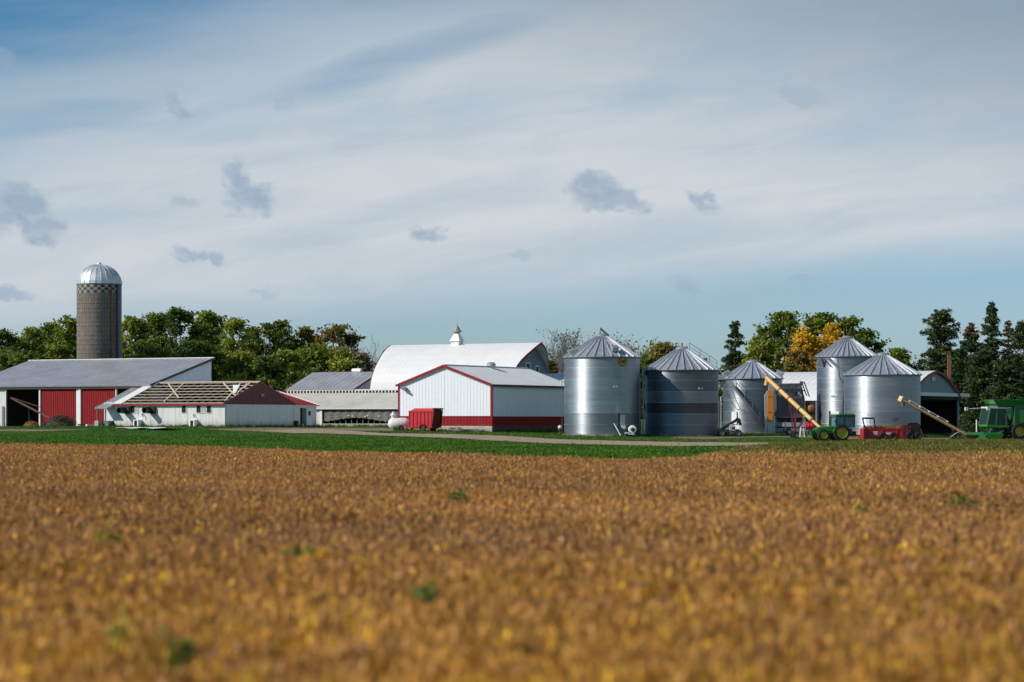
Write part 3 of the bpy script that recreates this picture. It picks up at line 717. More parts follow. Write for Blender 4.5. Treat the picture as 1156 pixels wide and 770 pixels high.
def gothic_barn():
    o, P, zb = bld('dairy_barn', 'big white round roofed barn with a white cupola on its ridge', 'barn', 575, 314)
    L = along(P, 419, -1); hw = 6.0
    ze = hz(446, 320, zb); zr = hz(387, 319, zb)
    foot(o, -L, 0, 0, 2 * hw)
    half = [(0, 0), (.02, .12), (.06, .26), (.13, .4), (.24, .54), (.37, .66), (.52, .77), (.68, .865), (.84, .94), (1, 1)]
    prof = [(a * hw, ze + b * (zr - ze), b) for a, b in half] + [(2 * hw - a * hw, ze + b * (zr - ze), b) for a, b in half[-2::-1]]
    ovr = lambda b: .3 + 1.2 * float(sm(.5, 1, b)); ovl = lambda b: .3 + .3 * float(sm(.6, 1, b))
    def shell(off):
        return [[(-L - ovl(b), y, z, off) for y, z, b in prof], [(ovr(b), y, z, off) for y, z, b in prof]]
    n = len(prof); mb = MB(); K = 34
    nor = []
    for i in range(n):
        a = prof[max(i - 1, 0)]; b = prof[min(i + 1, n - 1)]; d = Vector((0, b[0] - a[0], b[1] - a[1])).normalized(); nr = Vector((0, -d.z, d.y)); nor.append(nr if i != n // 2 else Vector((0, 0, 1)))
    def pt(i, t, off):
        y, z, b = prof[i]; x0, x1 = -L - ovl(b), ovr(b); q = nor[i] * off
        return (x0 + (x1 - x0) * t, y + q.y, z + q.z)
    vs = [pt(i, k / K, .0) for i in range(n) for k in range(K + 1)]; c = K + 1
    fs = [(i * c + k, i * c + k + 1, (i + 1) * c + k + 1, (i + 1) * c + k) for i in range(n - 1) for k in range(K)]
    mb.add(vs, fs)
    vs = [pt(i, k / K, -.12) for i in range(n) for k in range(K + 1)]
    mb.add(vs, [f[::-1] for f in fs])
    for i in range(n - 1):      # end caps of the roof skin
        for t in (0, 1):
            mb.add([pt(i, t, 0), pt(i + 1, t, 0), pt(i + 1, t, -.12), pt(i, t, -.12)], [(0, 1, 2, 3)])
    for k in range(1, K):
        for i in range(n - 1):  # standing seams
            t0 = k / K; e = .0016
            mb.hexa([pt(i, t0 - e, .003), pt(i, t0 + e, .003), pt(i + 1, t0 + e, .003), pt(i + 1, t0 - e, .003), pt(i, t0 - e, .009), pt(i, t0 + e, .009), pt(i + 1, t0 + e, .009), pt(i + 1, t0 - e, .009)])
    mb.build('roof', M['arch_roof'], o)
    for t, dx in ((0, -.03), (1, .03)):
        mb = MB()
        for i in range(n - 1):
            a = Vector(pt(i, t, -.05)); b = Vector(pt(i + 1, t, -.05)); a.x += dx; b.x += dx
            mb.bar(a, b, .05, .24)
        mb.build('rake_trim', M['red_trim'], o)
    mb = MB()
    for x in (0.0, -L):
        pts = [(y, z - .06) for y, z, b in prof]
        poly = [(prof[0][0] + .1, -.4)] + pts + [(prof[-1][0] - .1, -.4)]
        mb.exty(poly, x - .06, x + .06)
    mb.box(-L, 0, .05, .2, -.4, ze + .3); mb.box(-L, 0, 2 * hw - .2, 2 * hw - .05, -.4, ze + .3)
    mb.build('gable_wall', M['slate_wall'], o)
    for yy, zz, s in ((5.0, hz(414, 316, zb), .62), (7.6, hz(416.5, 318, zb), .5)):
        f = MB()
        for (a, b2, c2, d) in ((-s, -s + .13, -s, s), (s - .13, s, -s, s), (-s + .13, s - .13, s - .13, s), (-s + .13, s - .13, -s, -s + .13)): f.box(.065, .13, yy + a, yy + b2, zz + c2, zz + d)
        fr = f.build('window', M['white'], o); g = MB(); g.box(.062, .09, yy - s + .13, yy + s - .13, zz - s + .13, zz + s - .13); g.build('pane', M['dark_glass'], fr)
    # cupola on the ridge
    xc = along((P[0] + VX * hw, P[1] + VY * hw), 516, -1) * -1
    s = .1165; cz = zr - .45
    mb = MB()
    mb.box(xc - .58, xc + .58, hw - .58, hw + .58, cz, cz + .85)
    q = cz + .85
    mb.hexa([(xc - .74, hw - .74, q), (xc + .74, hw - .74, q), (xc + .74, hw + .74, q), (xc - .74, hw + .74, q), (xc - .3, hw - .3, q + .95), (xc + .3, hw - .3, q + .95), (xc + .3, hw + .3, q + .95), (xc - .3, hw + .3, q + .95)])
    cup = mb.build('cupola', M['white'], o)
    mb = MB(); z1 = q + .95
    mb.lathe([(.32, z1), (.4, z1 + .22), (.62, z1 + .3), (.58, z1 + .46), (.42, z1 + .56), (.36, z1 + .8), (.12, z1 + 1.05), (0, z1 + 1.45)], 10, (xc, hw, 0)); mb.build('ventilator', paint('tan_ventilator', (.34, .28, .23), .6, .1), cup, True, 35)
    mb = MB(); mb.tube([(xc, hw, z1 + 1.4), (xc, hw, z1 + 2.6)], .025, 5); mb.build('lightning_rod', M['galv_part'], cup)
gothic_barn()

def red_barn():
    o, P, zb = bld('loafing_barn', 'long barn of red siding with a wide grey metal roof in front of the silo', 'barn', 170, 303)
    zb0 = zb; gl = G(wx(20, 313), 313); zb = gl; o.location.z = zb
    L = along(P, -40, -1); dp = t_for(239, P, (VX, VY)); h = hz(434.2, 305, zb); H = hz(404, 314, zb)
    foot(o, -L, 0, 0, dp)
    X = lambda px: -along(P, px, -1)
    # red sheets, white posts between them, open bay at the left
    wall_top = h - .45
    segs = [(X(46.5), X(86.2), 'red_wall'), (X(92), X(130), 'red_wall'), (X(-40), X(6.5), 'white_wall')]
    for a, b, m in segs:
        mb = MB(); ribbed(mb, (a, 0), (b, 0), -.5, lambda t: wall_top, .36, .06, .035); mb.build('wall_panel', M[m], o)
    mb = MB()
    for a, b in ((X(44.6), X(46.2)), (X(6.7), X(7.6)), (X(131), X(132.2)), (X(168), X(169.5))): mb.box(a, b, -.14, .08, -.5, wall_top); mb.build('post', M['old_white'], o); mb = MB()
    mb = MB(); mb.box(X(89), X(91.8), -.16, .08, -.5, wall_top); mb.build('door_jamb', M['white'], o)
    mb = MB(); mb.box(X(86.4), X(88.7), -.05, .1, -.5, wall_top); mb.build('sliding_track_board', M['grey_wall'], o)
    mb = MB(); mb.box(-L, .2, -.3, -.18, h - .5, h - .12); mb.build('fascia', M['dark_trim'], o)
    mb = MB(); mb.box(-L, 0, -.17, .2, wall_top + .003, h - .1); mb.build('header_beam', M['dark_trim'], o)
    # shade inside: back and end walls
    mb = MB(); mb.box(-L, 0, dp - .12, dp, -.5, H - .3); mb.exty([(0.2, -.5), (dp - .13, -.5), (dp - .13, H - .25), (0.2, h - .25)], -L, -L + .1); mb.build('back_wall', M['grey_wood'], o)
    mb = MB(); ribbed(mb, (0, .05), (0, dp), -.5, lambda t: h - .2 + (H - h) * t / dp, .5); mb.build('end_wall', M['grey_wall'], o)
    mb = MB(); slab(mb, (-L - .3, -.45, h - .08), (.3, -.45, h - .08), (.3, dp + .2, H), (-L - .3, dp + .2, H), .16, .9, .022, .08); mb.build('roof', M['grey_roof'], o)
    mb = MB(); mb.bar((.32, -.47, h - .14), (.32, dp + .2, H - .07), .05, .3); mb.build('rake_trim', M['dark_trim'], o)
    mb = MB(); mb.bar((-L - .3, dp + .2, H + .05), (.3, dp + .2, H + .05), .3, .1); mb.build('ridge_cap', M['white_roof'], o)
    # weathered door board leaning at the left post
    mb = MB(); mb.box(X(3.2), X(5.6), -.2, -.1, -.2, 3.0); mb.build('door_board', M['grey_wood'], o)
    return o
rb = red_barn()

def hog_barn():
    o, P, zb = bld('hog_house', 'low white building whose roof is stripped to bare wooden purlins', 'farm building', 254, 290)
    L = along(P, 129, -1); w = back(P, 332); h = hz(454.6, 290, zb); H = hz(431, 295, zb)
    k = (H - h) / (w / 2)
    foot(o, -L - 1.4, 0, 0, w)
    X = lambda px: -along(P, px, -1)
    Z = lambda py: hz(py, 292, zb)
    mb = MB(); mb.box(-L, 0, 0, .14, -.5, h - .05)
    for i in range(1, 9): mb.box(-L + L * i / 9 - .04, -L + L * i / 9 + .04, -.018, -.001, 0, h - .1)
    mb.build('front_wall', M['old_white'], o)
    top = lambda t: h + k * min(t, w - t)
    lower = hz(456, 292, zb) - .05
    mb = MB(); ribbed(mb, (0, 0), (0, w), -.5, lambda t: lower, .6, .05, .03); ribbed(mb, (-L, w), (-L, 0), -.5, lambda t: top(t) - .05, .6, brk=(w / 2,)); mb.box(-L, 0, w - .14, w, -.5, h - .05); mb.build('side_wall', M['white_wall'], o)
    mb = MB(); ribbed(mb, (.03, 0), (.03, w), lower + .002, lambda t: max(lower + .01, top(t) - .02), .4, .05, .03, (w / 2,)); mb.build('gable', M['maroon_wall'], o)
    mb = MB(); mb.bar((.06, -.3, h - .25 * k - .02), (.06, w / 2, H), .06, .2); mb.build('rake_trim', M['maroon_wall'], o); mb = MB(); mb.bar((.06, w + .25, h - .25 * k - .02), (.06, w / 2, H), .06, .2); mb.build('rake_trim', M['maroon_wall'], o)
    mb = MB(); mb.box(-L - .02, .02, -.32, -.28, h - .30, h - .12); mb.build('fascia', M['red_trim'], o)
    mb = MB(); mb.box(-L, 0, -.27, -.003, h - .24, h - .2); mb.build('soffit', M['old_white'], o)
    # loft floor coloured near black for the shade under the bare purlins
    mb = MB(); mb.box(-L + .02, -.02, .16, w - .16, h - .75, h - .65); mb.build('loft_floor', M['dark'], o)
    mb = MB(); nr = 14
    for i in range(nr + 1):
        x = -L + .2 + (L - .4) * i / nr
        mb.bar((x, -.25, h - .25 * k - .1), (x, w / 2, H - .1), .05, .18); mb.bar((x, w + .25, h - .25 * k - .1), (x, w / 2, H - .1), .05, .18)
    mb.build('rafter', M['grey_wood'], o)
    xs0 = X(150)
    rg = random.Random(4)
    for i in range(8):
        t = (i + .12) / 7.35; y = -.25 + (w / 2 + .2) * t; z = h - .25 * k + (w / 2 + .2) * k * t + .02
        mb = MB(); mb.bar((xs0 - 1.6 + i * .05, y, z), (-.02, y, z), .10, .06, up=(0, -k, 1)); mb.build('purlin', M['wood'], o)
    def Xat(px, y): Q = (P[0] + VX * y, P[1] + VY * y); return along(Q, px)
    def yz(t): return (-.25 + (w / 2 + .2) * t, h - .25 * k + (w / 2 + .2) * k * t + .07)
    for a, b, t0, t1 in ((190, 202, .92, .22), (207, 185, .92, .05), (252, 266, .95, .30), (271, 254, .9, .08), (279, 268, .9, .45), (283, 276, .96, .7)):
        ya, za = yz(t0); yb, zb2 = yz(t1)
        mb = MB(); mb.bar((Xat(a, ya), ya, za + .03), (Xat(b, yb), yb, zb2 + .03), .15, .05, up=(0, -k, 1)); mb.build('brace', M['wood'], o)
    mb = MB(); y0_, z0_ = yz(.45); y1_, z1_ = yz(.82)
    q4 = [(Xat(263, y0_), y0_, z0_ + .04), (Xat(266, y0_), y0_, z0_ + .04), (Xat(271, y1_), y1_, z1_ + .04), (Xat(263, y1_), y1_, z1_ + .04)]; mb.hexa(q4 + [(a_, b_, c_ + .03) for a_, b_, c_ in q4]); mb.build('leftover_panel', M['white_roof'], o)
    # the last strip of sheeting at the left, back slope still covered
    mb = MB(); slab(mb, (-L - .1, -.35, h - .3 * k + .05), (X(139), -.35, h - .3 * k + .05), (X(139) , w / 2, H + .1), (-L - .1, w / 2, H + .1), .06, .8); mb.build('roof_sheet', M['white_roof'], o)
    mb = MB(); slab(mb, (-L - .1, w + .35, h - .3 * k + .05), (0.05, w + .35, h - .3 * k + .05), (0.05, w / 2 + .15, H + .02), (-L - .1, w / 2 + .15, H + .02), .06, .8); mb.build('back_roof', M['grey_roof'], o)
    mb = MB(); slab(mb, (-L + .1, w - .2, h - .4), (-.1, w - .2, h - .4), (-.1, w / 2 + .3, H - .35), (-L + .1, w / 2 + .3, H - .35), .05, 0); mb.build('loft_shade_sheet', M['dark'], o)  # black sheet added below the back roof so the purlin gaps look shaded
    mb = MB(); mb.bar((-L, w / 2, H + .07), (0, w / 2, H + .07), .16, .1); mb.build('ridge_board', M['wood'], o)
    # lower porch roof at the left end
    f = 1.5; xl = -L - 1.75
    mb = MB(); slab(mb, (xl, -f, h - k * f - .12), (-L - .13, -f, h - k * f - .12), (-L - .13, w / 2, H - .12), (xl, w / 2, H - .12), .1, .55); mb.build('porch_roof', M['grey_roof'], o)
    mb = MB(); mb.bar((xl - .03, -f - .02, h - k * f - .17), (xl - .03, w / 2, H - .17), .05, .22); mb.bar((-L - .105, -f - .02, h - k * f - .17), (-L - .105, 0, h - .2), .04, .22); mb.build('porch_fascia', M['white'], o)
    mb = MB(); mb.box(xl + .1, xl + .28, -f + .1, -f + .28, .6, h - k * f - .2); mb.build('porch_post', M['brown_wood'], o)
    mb = MB(); mb.box(xl - .1, xl + .5, -f - .05, -f + .6, -.4, .75); mb.build('porch_footing', M['concrete'], o)
    mb = MB(); mb.box(xl + .3, -L - .05, .3, .42, -.4, h + .1); mb.box(xl + .05, xl + .15, .2, w / 2, -.4, h + .1); mb.build('porch_wall', M['white_wall'], o)
    mb = MB(); mb.box(xl + .6, -L - .2, -.9, .28, -.3, .75); mb.build('porch_step', M['galv_dark'], o)
    # exhaust fan hoods
    for px in (141.8, 170.4):
        x = X(px); z = Z(463)
        mb = MB(); mb.lathe([(.40, 0), (.42, -.35), (.36, -1.25), (.40, -1.3), (.33, -1.3), (.3, -.3), (0, -.3)], 18, (x, -.02, z), 'y', True); mb.box(x - .1, x + .75, -.35, -.02, z - .42, z + .42)
        mb.build('fan_hood', M['black_metal'], o, True, 35)
    def win(px, py, w_, h_, m):
        x = X(px); z = Z(py); a = w_ / 2; b = h_ / 2
        f = MB(); f.box(x - a - .06, x + a + .06, -.045, -.002, z + b, z + b + .07); f.box(x - a - .06, x + a + .06, -.06, -.002, z - b - .07, z - b)
        f.box(x - a - .06, x - a, -.045, -.002, z - b, z + b); f.box(x + a, x + a + .06, -.045, -.002, z - b, z + b)
        fr = f.build('window', M['old_white'], o); g = MB(); g.box(x - a, x + a, -.02, -.004, z - b, z + b); g.build('pane', m, fr)
    for px in (150, 207.8, 224.5, 236): win(px, 462, .62, .85, M['dark'])
    for px in (154.6, 229.8): win(px, 462, .42, .8, M['galv_part'])
    for px in (157.4, 220.6):
        x = X(px); mb = MB(); z1 = .78
        mb.box(x - .38, x - .22, -.75, -.002, -.2, z1); mb.box(x + .22, x + .38, -.75, -.002, -.2, z1); mb.box(x - .38, x + .38, -.75, -.002, z1, z1 + .1); mb.box(x - .22, x + .22, -.1, -.002, -.2, z1)
        bx = mb.build('pit_fan_box', M['white'], o); g = MB(); g.box(x - .215, x + .215, -.66, -.58, .05, z1 - .04); g.build('fan_grille', M['dark'], bx)
    for px, py in ((162.6, 468.5), (220.5, 469.5)):
        x = X(px); z = Z(py); mb = MB(); mb.tube([(x - .15, -.02, z + .15), (x - .1, -.25, z + .12), (x + .1, -.3, z - .22)], .055, 6); mb.build('vent_pipe', M['black_metal'], o)
    mb = MB(); yy = w * .52; mb.box(.06, .2, yy - .28, yy + .28, H - 1.75, H - 1.5); mb.tube([(.1, yy, H - 1.6), (.4, yy + .15, H - 1.6)], .1, 8); mb.build('gable_lamp', M['galv_part'], o)
    # entry annex with a red roof
    ax = back(P, 360.3) ; y0, y1 = w + .02, ax
    ha = hz(457.5, 300, zb); Ha = hz(441.5, 305, zb)
    xa = -.4; xb = -6.4
    foot(o, xb, xa, y0, y1)
    mb = MB(); mb.hexa([(xa + .25, y0 + .05, ha - .02), (xa + .25, y1 + .25, ha - .02), (xb, y1 + .25, Ha - .1), (xb, y0 + .05, Ha - .1), (xa + .25, y0 + .05, ha + .06), (xa + .25, y1 + .25, ha + .06), (xb, y1 + .25, Ha), (xb, y0 + .05, Ha)])
    mb.build('annex_roof', M['red_roof'], o)
    mb = MB(); mb.bar((xa + .28, y1 + .28, ha + .02), (xb, y1 + .28, Ha - .02), .07, .26); mb.bar((xb - .02, y0, Ha), (xb - .02, y1 + .3, Ha), .07, .3); mb.build('annex_fascia', M['white'], o)
    yd0, yd1 = back(P, 342), back(P, 348.7)
    # the annex front lies 0.4 m behind the gable: same bearings
    dtop = hz(460.3, 299, zb)
    mb = MB()
    mb.box(xa - .12, xa, y0, yd0, -.5, ha - .06); mb.box(xa - .12, xa, yd1, y1, -.5, ha - .06); mb.box(xa - .12, xa, yd0, yd1, dtop, ha - .06); mb.box(xb, xa - .13, y1 - .12, y1, -.5, ha - .05)
    mb.build('annex_wall', M['white_wall'], o)
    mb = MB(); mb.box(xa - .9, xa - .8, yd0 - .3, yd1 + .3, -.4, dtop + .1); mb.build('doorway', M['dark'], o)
    mb = MB(); mb.box(xa + .01, xa + .07, yd1 + .06, yd1 + 1.15, .05, dtop - .05); dr = mb.build('sliding_door', M['white'], o)
    ym = yd1 + .65
    mb = MB(); mb.box(xa + .075, xa + .1, ym - .25, ym + .25, dtop - .95, dtop - .4); mb.build('pane', M['dark_glass'], dr)
    mb = MB(); mb.box(.05, .5, w - .1, w + .28, -.3, .75); mb.build('waste_drum', M['black_metal'], o)
hog_barn()

def stall_barn():
    o, P, zb = bld('stall_barn', 'long low cattle barn with a weathered pale roof and grey curtain side', 'barn', 363, 318)
    x1 = along(P, 462); x0 = -along(P, 318, -1) - 4.5
    h = hz(460.8, 316, zb); d = 7.9; H = hz(443.4, 323, zb)
    foot(o, x0, x1, 0, d)
    X = lambda px: along(P, px)
    mb = MB(); slab(mb, (x0, -.3, h), (x1, -.3, h), (x1, d, H), (x0, d, H), .1, .95, .016, .07); mb.build('roof', M['tan_roof'], o)
    mb = MB(); mb.box(x0, x1, -.34, -.305, h - .14, h + .03); mb.build('fascia', M['old_white'], o)
    mb = MB(); mb.box(0, x1, 0, .15, -.5, .35); mb.build('curb_wall', M['concrete'], o)
    # curtain with a sagging hem
    mb = MB(); n = 60; vs = []; fs = []
    for i in range(n + 1):
        t = i / n; x = .4 + (x1 - .4) * t
        z = .62 + .5 * (.5 - .5 * math.cos(min(1, t * 1.35) * 2 * PI)) ** .8 + .06 * math.sin(i * 1.7)
        y = .02 + .05 * math.sin(i * 1.1)
        vs += [(x, y, z), (x, y + .03, h - .25)]
    for i in range(n): fs.append((2 * i, 2 * i + 2, 2 * i + 3, 2 * i + 1))
    mb.add(vs, fs); cu = mb.build('side_curtain', M['curtain'], o)
    mb = MB()
    for i, px in enumerate((393.5, 398, 412, 415, 428)):
        x = X(px); z = hz(469.5 + (i % 3) * .4, 315, zb); mb.hexa([(x - .08, -.06, z - .03), (x + .1, -.06, z - .05), (x + .16, -.02, z - .06), (x - .12, -.02, z - .03), (x - .1, -.05, z + .1), (x + .14, -.05, z + .05), (x + .14, -.02, z + .05), (x - .1, -.02, z + .1)])
        mb.build('curtain_patch', M['old_white'], cu); mb = MB()
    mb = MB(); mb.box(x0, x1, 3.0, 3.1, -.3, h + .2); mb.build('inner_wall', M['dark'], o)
    mb = MB()
    for i in range(0, 16):
        x = .1 + (x1 - .4) * i / 15; mb.box(x - .05, x + .05, .3, .4, .3, h - .15)
        mb.build('post', M['curtain'], o); mb = MB()
    mb = MB(); mb.box(-.18, .12, -.1, .1, -.3, h - .1); mb.build('corner_board', M['white'], o)
    mb = MB(); mb.box(x0, -.2, 0, .12, -.5, h - .1); mb.build('front_wall', M['old_white'], o)
    # clerestory strip with dark openings
    hs = .42
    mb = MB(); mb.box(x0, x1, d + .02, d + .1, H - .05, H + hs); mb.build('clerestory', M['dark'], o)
    mb = MB(); n = int((x1 - x0) / .52)
    for i in range(n):
        x = x0 + (i + .2) * .52; mb.box(x, x + .17, d - .06, d + .015, H + .03, H + hs - .12)
    mb.box(x0, x1, d - .10, d + .015, H + hs - .11, H + hs + .05)
    mb.build('clerestory_frame', M['old_white'], o)
    # upper grey roof with its own gable at the right
    Q = (P[0] + VX * d, P[1] + VY * d)
    ue0 = -along(Q, 323, -1); ue1 = along(Q, 398.5)
    e = H + hs + .06; R = 6.6; HR = hz(420, 333, zb)
    mb = MB(); slab(mb, (ue0, d - .15, e), (ue1 + .2, d - .15, e), (ue1 + .2, d + R, HR), (ue0, d + R, HR), .1, .95, .02, .08); mb.build('upper_roof', M['grey_roof'], o)
    mb = MB(); slab(mb, (ue0, d + 2 * R, e), (ue1 + .2, d + 2 * R, e), (ue1 + .2, d + R + .05, HR - .02), (ue0, d + R + .05, HR - .02), .1, 0); mb.build('back_roof', M['grey_roof'], o)
    mb = MB(); mb.exty([(d + .15, -.4), (d + 2 * R - .2, -.4), (d + 2 * R - .2, e - .15), (d + R, HR - .16), (d + .15, e - .12)], ue1 - .1, ue1); mb.exty([(d + .15, -.4), (d + 2 * R - .2, -.4), (d + 2 * R - .2, e - .15), (d + R, HR - .16), (d + .15, e - .12)], ue0 + .2, ue0 + .3); mb.build('gable_wall', M['grey_wall'], o)
    mb = MB(); mb.bar((ue1 + .22, d - .17, e - .08), (ue1 + .22, d + R, HR - .08), .05, .22); mb.build('rake_trim', M['red_trim'], o)
    S = (P[0] + VX * (d + R), P[1] + VY * (d + R)); xv = along(S, 403)
    mb = MB(); mb.tube([(xv - .7, d + R, HR + .18), (xv + .7, d + R, HR + .18)], .3, 12); mb.build('ridge_vent', M['white'], o, True, 40)
stall_barn()

def machine_shed():
    o, P, zb = bld('machine_shed', 'arched shed with a white roof and a dark open door beside the combine harvester', 'shed', 1025, 298)
    L = 23.5; hw = 10.1
    S = (P[0] + VX * hw, P[1] + VY * hw)
    zr = hz(418.6, S[1], zb); ze = hz(452, 300, zb)
    foot(o, -L, 0, 0, 2 * hw)
    half = [(0, 0), (.06, .16), (.16, .34), (.30, .53), (.46, .70), (.64, .84), (.82, .94), (1, 1)]
    prof = [(a * hw, ze + b * (zr - ze)) for a, b in half] + [(2 * hw - a * hw, ze + b * (zr - ze)) for a, b in half[-2::-1]]
    mb = MB()
    for i in range(len(prof) - 1):
        a, b = prof[i], prof[i + 1]
        slab(mb, (-L, a[0], a[1]), (.35, a[0], a[1]), (.35, b[0], b[1]), (-L, b[0], b[1]), .1, .8, .018, .06)
    mb.build('roof', M['arch_roof'], o)
    mb = MB()
    for i in range(len(prof) - 1):
        a, b = prof[i], prof[i + 1]; mb.bar((.38, a[0], a[1] - .1), (.38, b[0], b[1] - .1), .05, .3)
    mb.build('rake_trim', M['red_trim'], o)
    zd = hz(446.8, 304, zb)
    yd0, yd1 = back(P, 1032), back(P, 1080.5)
    up = [(y, z - .1) for y, z in prof if z - .1 > zd]
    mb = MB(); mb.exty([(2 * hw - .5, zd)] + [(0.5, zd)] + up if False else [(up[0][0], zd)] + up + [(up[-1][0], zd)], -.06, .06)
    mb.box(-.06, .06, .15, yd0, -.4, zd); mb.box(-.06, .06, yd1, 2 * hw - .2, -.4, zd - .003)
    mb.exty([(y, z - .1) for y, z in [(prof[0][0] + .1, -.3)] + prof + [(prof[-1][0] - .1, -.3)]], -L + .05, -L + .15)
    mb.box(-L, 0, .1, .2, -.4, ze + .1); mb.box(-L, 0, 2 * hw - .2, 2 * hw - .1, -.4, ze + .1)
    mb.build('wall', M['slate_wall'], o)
    mb = MB(); mb.box(.07, .3, yd0 - 3.5, back(P, 1092.5), zd - .02, zd + .42); mb.build('door_track', M['white_wall'], o)
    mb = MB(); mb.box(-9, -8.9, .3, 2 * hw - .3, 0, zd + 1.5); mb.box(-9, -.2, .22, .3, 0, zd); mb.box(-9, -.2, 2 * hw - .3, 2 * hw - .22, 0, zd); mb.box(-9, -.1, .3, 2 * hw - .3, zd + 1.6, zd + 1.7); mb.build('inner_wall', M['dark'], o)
    mb = MB(); mb.box(-8.9, -.1, .3, 2 * hw - .3, .01, .03); mb.build('dirt_floor', M['dirt'], o)
    y = back(P, 1053); z = hz(427.5, 303, zb); f = MB(); f.box(.065, .12, y - .9, y + .9, z - .35, z + .35); fr = f.build('window', paint('green_frame', (.06, .16, .12), .5), o)
    g = MB(); g.box(.121, .13, y - .7, y + .7, z - .25, z + .25); g.build('pane', M['dark_glass'], fr)
machine_shed()

def far_shed():
    """end of a low white roof showing between the ribbed barn and the first bin"""
    D = 318; x = wx(622, D); o = thing('lean_to', 'low shed with a white roof just behind the ribbed white barn and the tall bin', 'shed', x, D, ROT)
    h = wz(430, D) - o.location.z; H = wz(421.5, D + 3) - o.location.z
    mb = MB(); slab(mb, (-6, 0, h), (3.5, 0, h), (3.5, 3.5, H), (-6, 3.5, H), .1, .8); mb.build('roof', M['white_roof'], o)
    mb = MB(); mb.box(-5.8, 3.3, .2, 3.4, -.4, h - .12); mb.build('wall', M['white_wall'], o)
    foot(o, -6, 3.5, 0, 3.5)
far_shed()

# ------------------------------------------------------------------ silo and bins
def silo():
    D = 331; x = wx(112, D); s = D / F; o = thing('tower_silo', 'tall concrete stave silo with a ribbed metal dome and checkered top band', 'silo', x, D)
    zb = o.location.z; R = 25 * s; h = wz(321, D) - zb; dz = wz(297.5, D) - zb
    h1, h2 = wz(322.5, D) - zb, wz(334.5, D) - zb
    mb = MB(); mb.lathe([(R, -.4), (R, h2)], 56); mb.build('stave_wall', M['stave'], o, True, 40)
    mb = MB(); n = 38
    rows = 4; hh = (h1 - h2) / rows
    mb.lathe([(R + .01, h2 + hh * i) for i in range(rows + 1)] + [(R + .01, h)], n * 2, cols=lambda i, k: (.36, .35, .33) if (i < rows - 0 and (k // 2 + i) % 2 == 0 and i > 0 and i < rows - 0) else ((.07, .062, .056) if 0 < i < rows else (.2, .17, .14)))
    m, nt, b = newmat('checker_staves'); a = nt.nodes.new('ShaderNodeAttribute'); a.attribute_name = 'Col'
    f = noise(nt, objco(nt), 2.0, 5, .7); mx = nt.nodes.new('ShaderNodeMix'); mx.data_type = 'RGBA'; mx.blend_type = 'MULTIPLY'; mx.inputs['Factor'].default_value = .8
    nt.links.new(a.outputs['Color'], mx.inputs[6]); nt.links.new(ramp(nt, f, [(.3, (.55, .52, .5)), (.7, (1, 1, 1))]), mx.inputs[7]); nt.links.new(mx.outputs[2], b.inputs['Base Color']); b.inputs['Roughness'].default_value = .85
    mb.build('checker_band', m, o, True, 40)
    mb = MB(); z = .3
    while z < h2:
        mb.lathe([(R + .003, z - .025), (R + .022, z), (R + .003, z + .025)], 56, close=False); z += .62
    mb.build('hoop', paint('rusty_hoop', (.075, .06, .05), .8, var=.3), o)
    mb = MB(); n = 24; prof = [(R + .12, h - .02)] + [(R * math.cos(t) + .06 * (1 - t / 1.57), h + (dz - h - .15) * math.sin(t)) for t in np.linspace(0, 1.45, 11)] + [(.32, dz - .1), (.28, dz + .06), (0, dz + .14)]
    mb.lathe(prof, n); mb.build('dome', M['dome'], o)
    mb = MB()
    for k in range(n):
        a = 2 * PI * (k + .0) / n; mb.tube([((R * math.cos(t) + .06 * (1 - t / 1.57)) * math.cos(a), (R * math.cos(t) + .06 * (1 - t / 1.57)) * math.sin(a), h + (dz - h - .15) * math.sin(t)) for t in np.linspace(0, 1.4, 9)], .045, 4)
    mb.build('dome_rib', M['galv_part'], o)
    a = math.radians(-48); mb = MB(); mb.tube([(math.cos(a) * (R + .12), math.sin(a) * (R + .12), 0), (math.cos(a) * (R + .12), math.sin(a) * (R + .12), h)], .09, 8); mb.build('fill_pipe', M['brown_wood'], o)
    a = math.radians(-25); mb = MB(); mb.tube([(math.cos(a) * (R + .25), math.sin(a) * (R + .25), 0), (math.cos(a) * (R + .25), math.sin(a) * (R + .25), h)], .34, 10); mb.build('unloading_chute', M['galv_dark'], o, True, 40)
    ROUND.append((x, D, R))
silo()

def roof_cone(o, R, h, H, n=28, cap=.62, mat='bin_roof'):
    """cone of flat sectors with raised ribs, eave ring and cap"""
    Re = R + .14; he = h - .05
    mb = MB(); mb.lathe([(Re, he - .05), (Re, he), (cap, H)], n); mb.build('roof', M[mat], o)
    rb = MB()
    for k in range(n):
        a = 2 * PI * k / n; c, q = math.cos(a), math.sin(a); t = Vector((-q, c, 0)) * .045; up = Vector((c * (H - h), q * (H - h), Re - cap)).normalized()
        A = Vector((Re * c, Re * q, he)); B = Vector((cap * c, cap * q, H))
        rb.hexa([A - t, A + t, B + t, B - t, A - t * .55 + up * .13, A + t * .55 + up * .13, B + t * .55 + up * .11, B - t * .55 + up * .11])
    rb.build('roof_rib', M['galv_part'], o)
    e = MB(); e.lathe([(Re - .1, he - .12), (Re + .03, he - .1), (Re + .03, he - .03), (Re - .1, he - .03)], 56, close=False); e.build('eave_ring', M['galv_dark'], o)
    c = MB(); c.lathe([(cap + .06, H - .08), (cap + .06, H + .16), (cap - .05, H + .26), (.2, H + .36), (0, H + .37)], 20); return c.build('fill_cap', M['galv_part'], o, True, 35)
